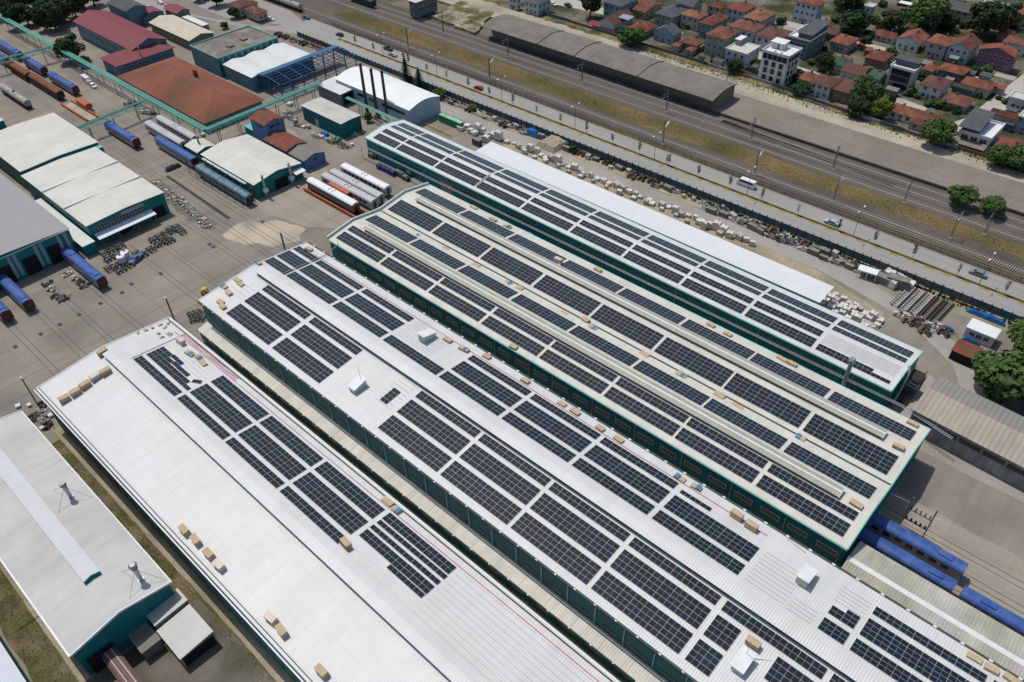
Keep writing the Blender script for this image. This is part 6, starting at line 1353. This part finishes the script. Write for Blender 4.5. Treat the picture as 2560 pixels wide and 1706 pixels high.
# conifers
def conifer(label,x,y,r,h):
    t=thing('conifer_tree',label,'tree',(x,y,0),random.random()*6,'conifers by the road');b=MB()
    for k in range(15):
        f=k/14;z=h*(.12+.86*f);rr=r*(1-f)**.85+.12;n=12
        for q in range(n):
            a=q*6.283/n+k*.5+random.uniform(-.15,.15);ln=rr*random.uniform(.75,1.15)
            for j in range(5):
                g0=(j+.4)/5;px,py,pz=math.cos(a)*ln*g0,math.sin(a)*ln*g0,z-.25*ln*g0+random.uniform(-.1,.1);s=(.34*(1-g0*.5))*(.5+.5*(1-f))+.1;tx,ty=-math.sin(a)*s,math.cos(a)*s
                b.face([(px-tx,py-ty,pz-.1),(px+math.cos(a)*s,py+math.sin(a)*s,pz-.16),(px+tx,py+ty,pz-.1),(px-math.cos(a)*s*.8,py-math.sin(a)*s*.8,pz+.12)])
    b.build('crown',LC,t);b=MB();b.cyl((0,0,0),(0,0,h*.97),.22,.03,n=7);b.build('trunk',BARK,t)
conifer('taller of two conifers behind the boiler hall',*(-244.39,199.92),3.6,11.5);conifer('shorter of two conifers behind the boiler hall',*(-235.39,198.83),3.2,9)
T('round bush by the yard wall right of the conifers',*(-223.05,198.09),2.6,3.6);T('yellow-brown bush by the gravel heap',*(-204.78,197.97),1.8,2.6,'y')
T('young green tree beside the boiler hall stacks',*(-228.42,166.28),1.8,3.5);T('dark bush at the foot of the sand heap',*(-154.64,197.65),1.6,2.6,'d')
# big trees right
T('largest leafy tree at the right edge beside the tan warehouse',*(-4.33,169.71),8.6,13.5);T('tall leafy tree behind the white hut at the right edge',*(-5.09,186.35),6.5,12,'g');T('leafy tree cut by the right edge below the largest tree',*(1.29,172.03),7,12,'d')
# rail side bushes and town trees
for lab,c_,r,h,k in (('round bushy tree on the loading platform, left of two',(-42.17,248.01),4.4,6.8,'g'),('round bushy tree on the loading platform, right of two',(-33.30,249.26),3.9,5.8,'g'),('round green tree beside the low red-roofed house',(-194.84,286.05),6,8.5,'g'),('very tall dark tree at the top edge above the dirt road',(-229.21,301.25),5,14,'d'),
    ('big round tree in front of the dark porch house',(-93.74,292.21),5.6,12,'g'),('dark round tree at the foot of the big round tree',(-92.04,283.45),4.2,7,'d'),('yellow-green tree right of the dark round tree',(-84.69,287.10),4,7.5,'y'),('wide green tree between big round tree and gabled house',(-89.23,293.39),4.4,8.5,'g'),
    ('round tree beside the orange roof pair',(-62.11,279.50),5.6,9.5,'g'),('green tree near the right edge by the dirt road',(-41.96,279.14),4.6,7.5,'g'),('green tree at the right edge by the dirt road',(-34.54,279.90),5.4,8,'g'),
    ('largest garden tree in the green plot at the top right',(-107.17,381.70),9,14,'g'),('garden tree left of the largest garden tree',(-116.01,370.90),6,9,'d'),('dark broad tree below the slate-roofed pink house',(-83.78,391.75),9,14,'d'),('dark tree right of the dark broad tree',(-79.98,407.41),6,10,'d'),
    ('tree behind the white walled red hip house',(-127.87,357.68),6.5,10,'d'),('dark tree right of the white apartment block',(-119.52,313.51),4,7,'d'),('dark bushy tree before the lilac house',(-146.24,289.99),3.6,5.5,'d'),('bush before the small green walled house',(-116.35,288.70),3.8,4.5,'d'),
    ('dark tree behind the town at the top, right of the apartment house',(-144.42,382.19),6,9,'d'),('tree at the top edge behind the gardens',(-141.38,390.72),5,8,'g'),('bushy tree between the orange-roofed villas',(-98.43,388.80),4.5,7,'d'),('tree beside the brown-tiled house at the station',(-385.23,199.90),5,9,'d'),('second tree beside the brown-tiled house at the station',(-363.06,196.12),3.4,5,'d'),('hedge tree along the station road, top left',(-398.61,197.66),4,6,'d'),('small tree behind the grey flat-roofed hall',(-354.83,184.92),2,3,'d')):
    T(lab,c_[0],c_[1],r,h,k,z=.9 if c_[1]>283 else (1.0 if c_[1]>255.5 and c_[0]>-250 else 0))
# garden shrubs between the houses
b=crown(99,700,1,.8,.2,10);SH=[b.mesh('shrub_leaves',LD),crown(98,700,1,.8,.2,10).mesh('shrub_leaves',LG)]
spots=[];random.seed(31)
reg_=[(-186.90,318.02),(-156.67,292.14),(-148.95,292.48),(-152.88,314.02),(-157.45,349.11),(-122.24,297.25),(-116.92,290.72),(-126.38,317.04),(-128.60,333.88),(-140.13,368.01),(-132.06,360.16),(-125.12,354.30),(-118.88,352.69),(-125.60,377.33),(-121.48,371.10),(-122.93,389.34),(-119.02,385.08),(-121.31,359.67),(-116.79,343.53),(-110.37,370.85),(-106.16,348.00),(-104.95,370.72),(-98.71,358.33),(-101.17,343.81),(-75.82,309.28),(-72.77,310.15),(-69.27,309.76),(-65.81,309.38),(-66.36,315.48),(-81.38,313.18),(-84.62,313.97),(-88.90,315.73),(-86.47,330.53),(-105.74,393.40),(-101.59,389.59),(-97.68,388.07),(-98.46,399.29),(-93.89,395.84),(-92.41,416.47),(-86.79,413.59),(-86.73,423.56),(-83.87,408.70),(-75.88,405.78),(-70.86,336.07),(-64.07,334.53),(-63.53,327.99),(-57.89,330.96),(-54.03,329.09),(-69.43,352.14),(-73.09,349.12),(-38.76,290.29),(-39.79,281.32),(-59.29,285.70),(-142.86,301.48),(-162.73,291.25),(-135.10,392.28),(-140.11,393.49),(-132.42,399.67),(-125.57,407.82),(-106.73,385.42),(-142.74,386.13),(-149.10,391.60)]
for i,(x,y) in enumerate(sorted(reg_)):
    t=thing('shrub','%s garden shrub from the left among the town houses'%ORD[i],'shrub',(x,y,.92),random.random()*6,'garden shrubs between the houses');s=random.uniform(1.5,3.4);link('foliage',SH[i%2],t,(0,0,s*.55),sc=(s,s*random.uniform(.7,1.2),s*.7));link('stem',TRK,t,sc=(.6,.6,s*.5))
# saplings on the road median
b=MB();b.cyl((0,0,0),(0,0,3.0),.05,.03,n=5);SP=b.mesh('trunk',BARK);random.seed(77);sb=MB()
for k in range(110):
    p=Vector((random.gauss(0,.28),random.gauss(0,.28),random.uniform(1.7,4.3)));s=.14;u=Vector((random.gauss(0,1),random.gauss(0,1),random.gauss(0,1))).normalized();w=u.orthogonal();sb.face([p-u*s,p-w*s,p+u*s,p+w*s])
SC=sb.mesh('crown',LD)
sx=sorted([-290.79,-278.42,-255.51,-244.17,-232.37,-220.07,-208.58,-195.87,-183.85,-172.19,-160.11,-148.49,-136.74,-124.61,-125.50,-113.11,-101.30,-89.63,-77.36,-64.18,-53.29,-41.86,-29.39,-16.94])
for i,x in enumerate(sx):
    t=thing('sapling','%s thin young tree from the left on the road median'%ORD[i],'sapling',(x,211.3,.1),i*1.3,'young trees on the road median');link('trunk',SP,t);link('crown',SC,t,sc=(1,1,random.uniform(.85,1.15)))
# weeds along walls and in the grass (one mass each)
def weeds(name,m,fn,n,s0,s1,z=0):
    b=MB()
    for k in range(n):
        x,y=fn();s=random.uniform(s0,s1)
        for q in range(4):
            a=random.random()*6.28;dx,dy=math.cos(a)*s,math.sin(a)*s;h=s*random.uniform(.6,1.4);b.face([(x-dx*.5,y-dy*.5,z),(x+dx*.5,y+dy*.5,z),(x+dx*.4+random.uniform(-.1,.1),y+dy*.4,z+h)])
    o=b.build(name,m);o['kind']='stuff';return o
DG=mat('dry_weed',(0.16,0.12,0.057),.9,.3,.4,.05,col2=(0.095,0.09,0.036),c2scale=.08)
weeds('dry_grass_tufts',DG,lambda:(random.uniform(-320,60),random.gauss(234,2.4)),2600,.1,.28,.005)
weeds('verge_weeds',leafm('weed',(0.05,0.07,0.02),(0.12,0.11,0.04)),lambda:(lambda x:(x,285.2-.028*(x+200)+random.gauss(0,1.7)))(random.uniform(-200,40)),1500,.2,.5,1.1)
weeds('wall_weeds',leafm('weed',(0.05,0.07,0.02),(0.12,0.11,0.04)),lambda:(random.uniform(-240,10),200.2-abs(random.gauss(0,.8))),1800,.3,.9)
weeds('strip_weeds',leafm('weed',(0.05,0.07,0.02),(0.12,0.11,0.04)),lambda:(random.uniform(-160,-30),random.uniform(14.2,16.9)),700,.08,.2)
weeds('strip_weeds',leafm('weed',(0.05,0.07,0.02),(0.12,0.11,0.04)),lambda:(random.uniform(-160,-70),random.uniform(-11,-6.5)),700,.08,.2)
weeds('plot_weeds',leafm('weed',(0.05,0.07,0.02),(0.12,0.11,0.04)),lambda:(random.uniform(-210,-178),random.uniform(168,171.5)),700,.3,.7)
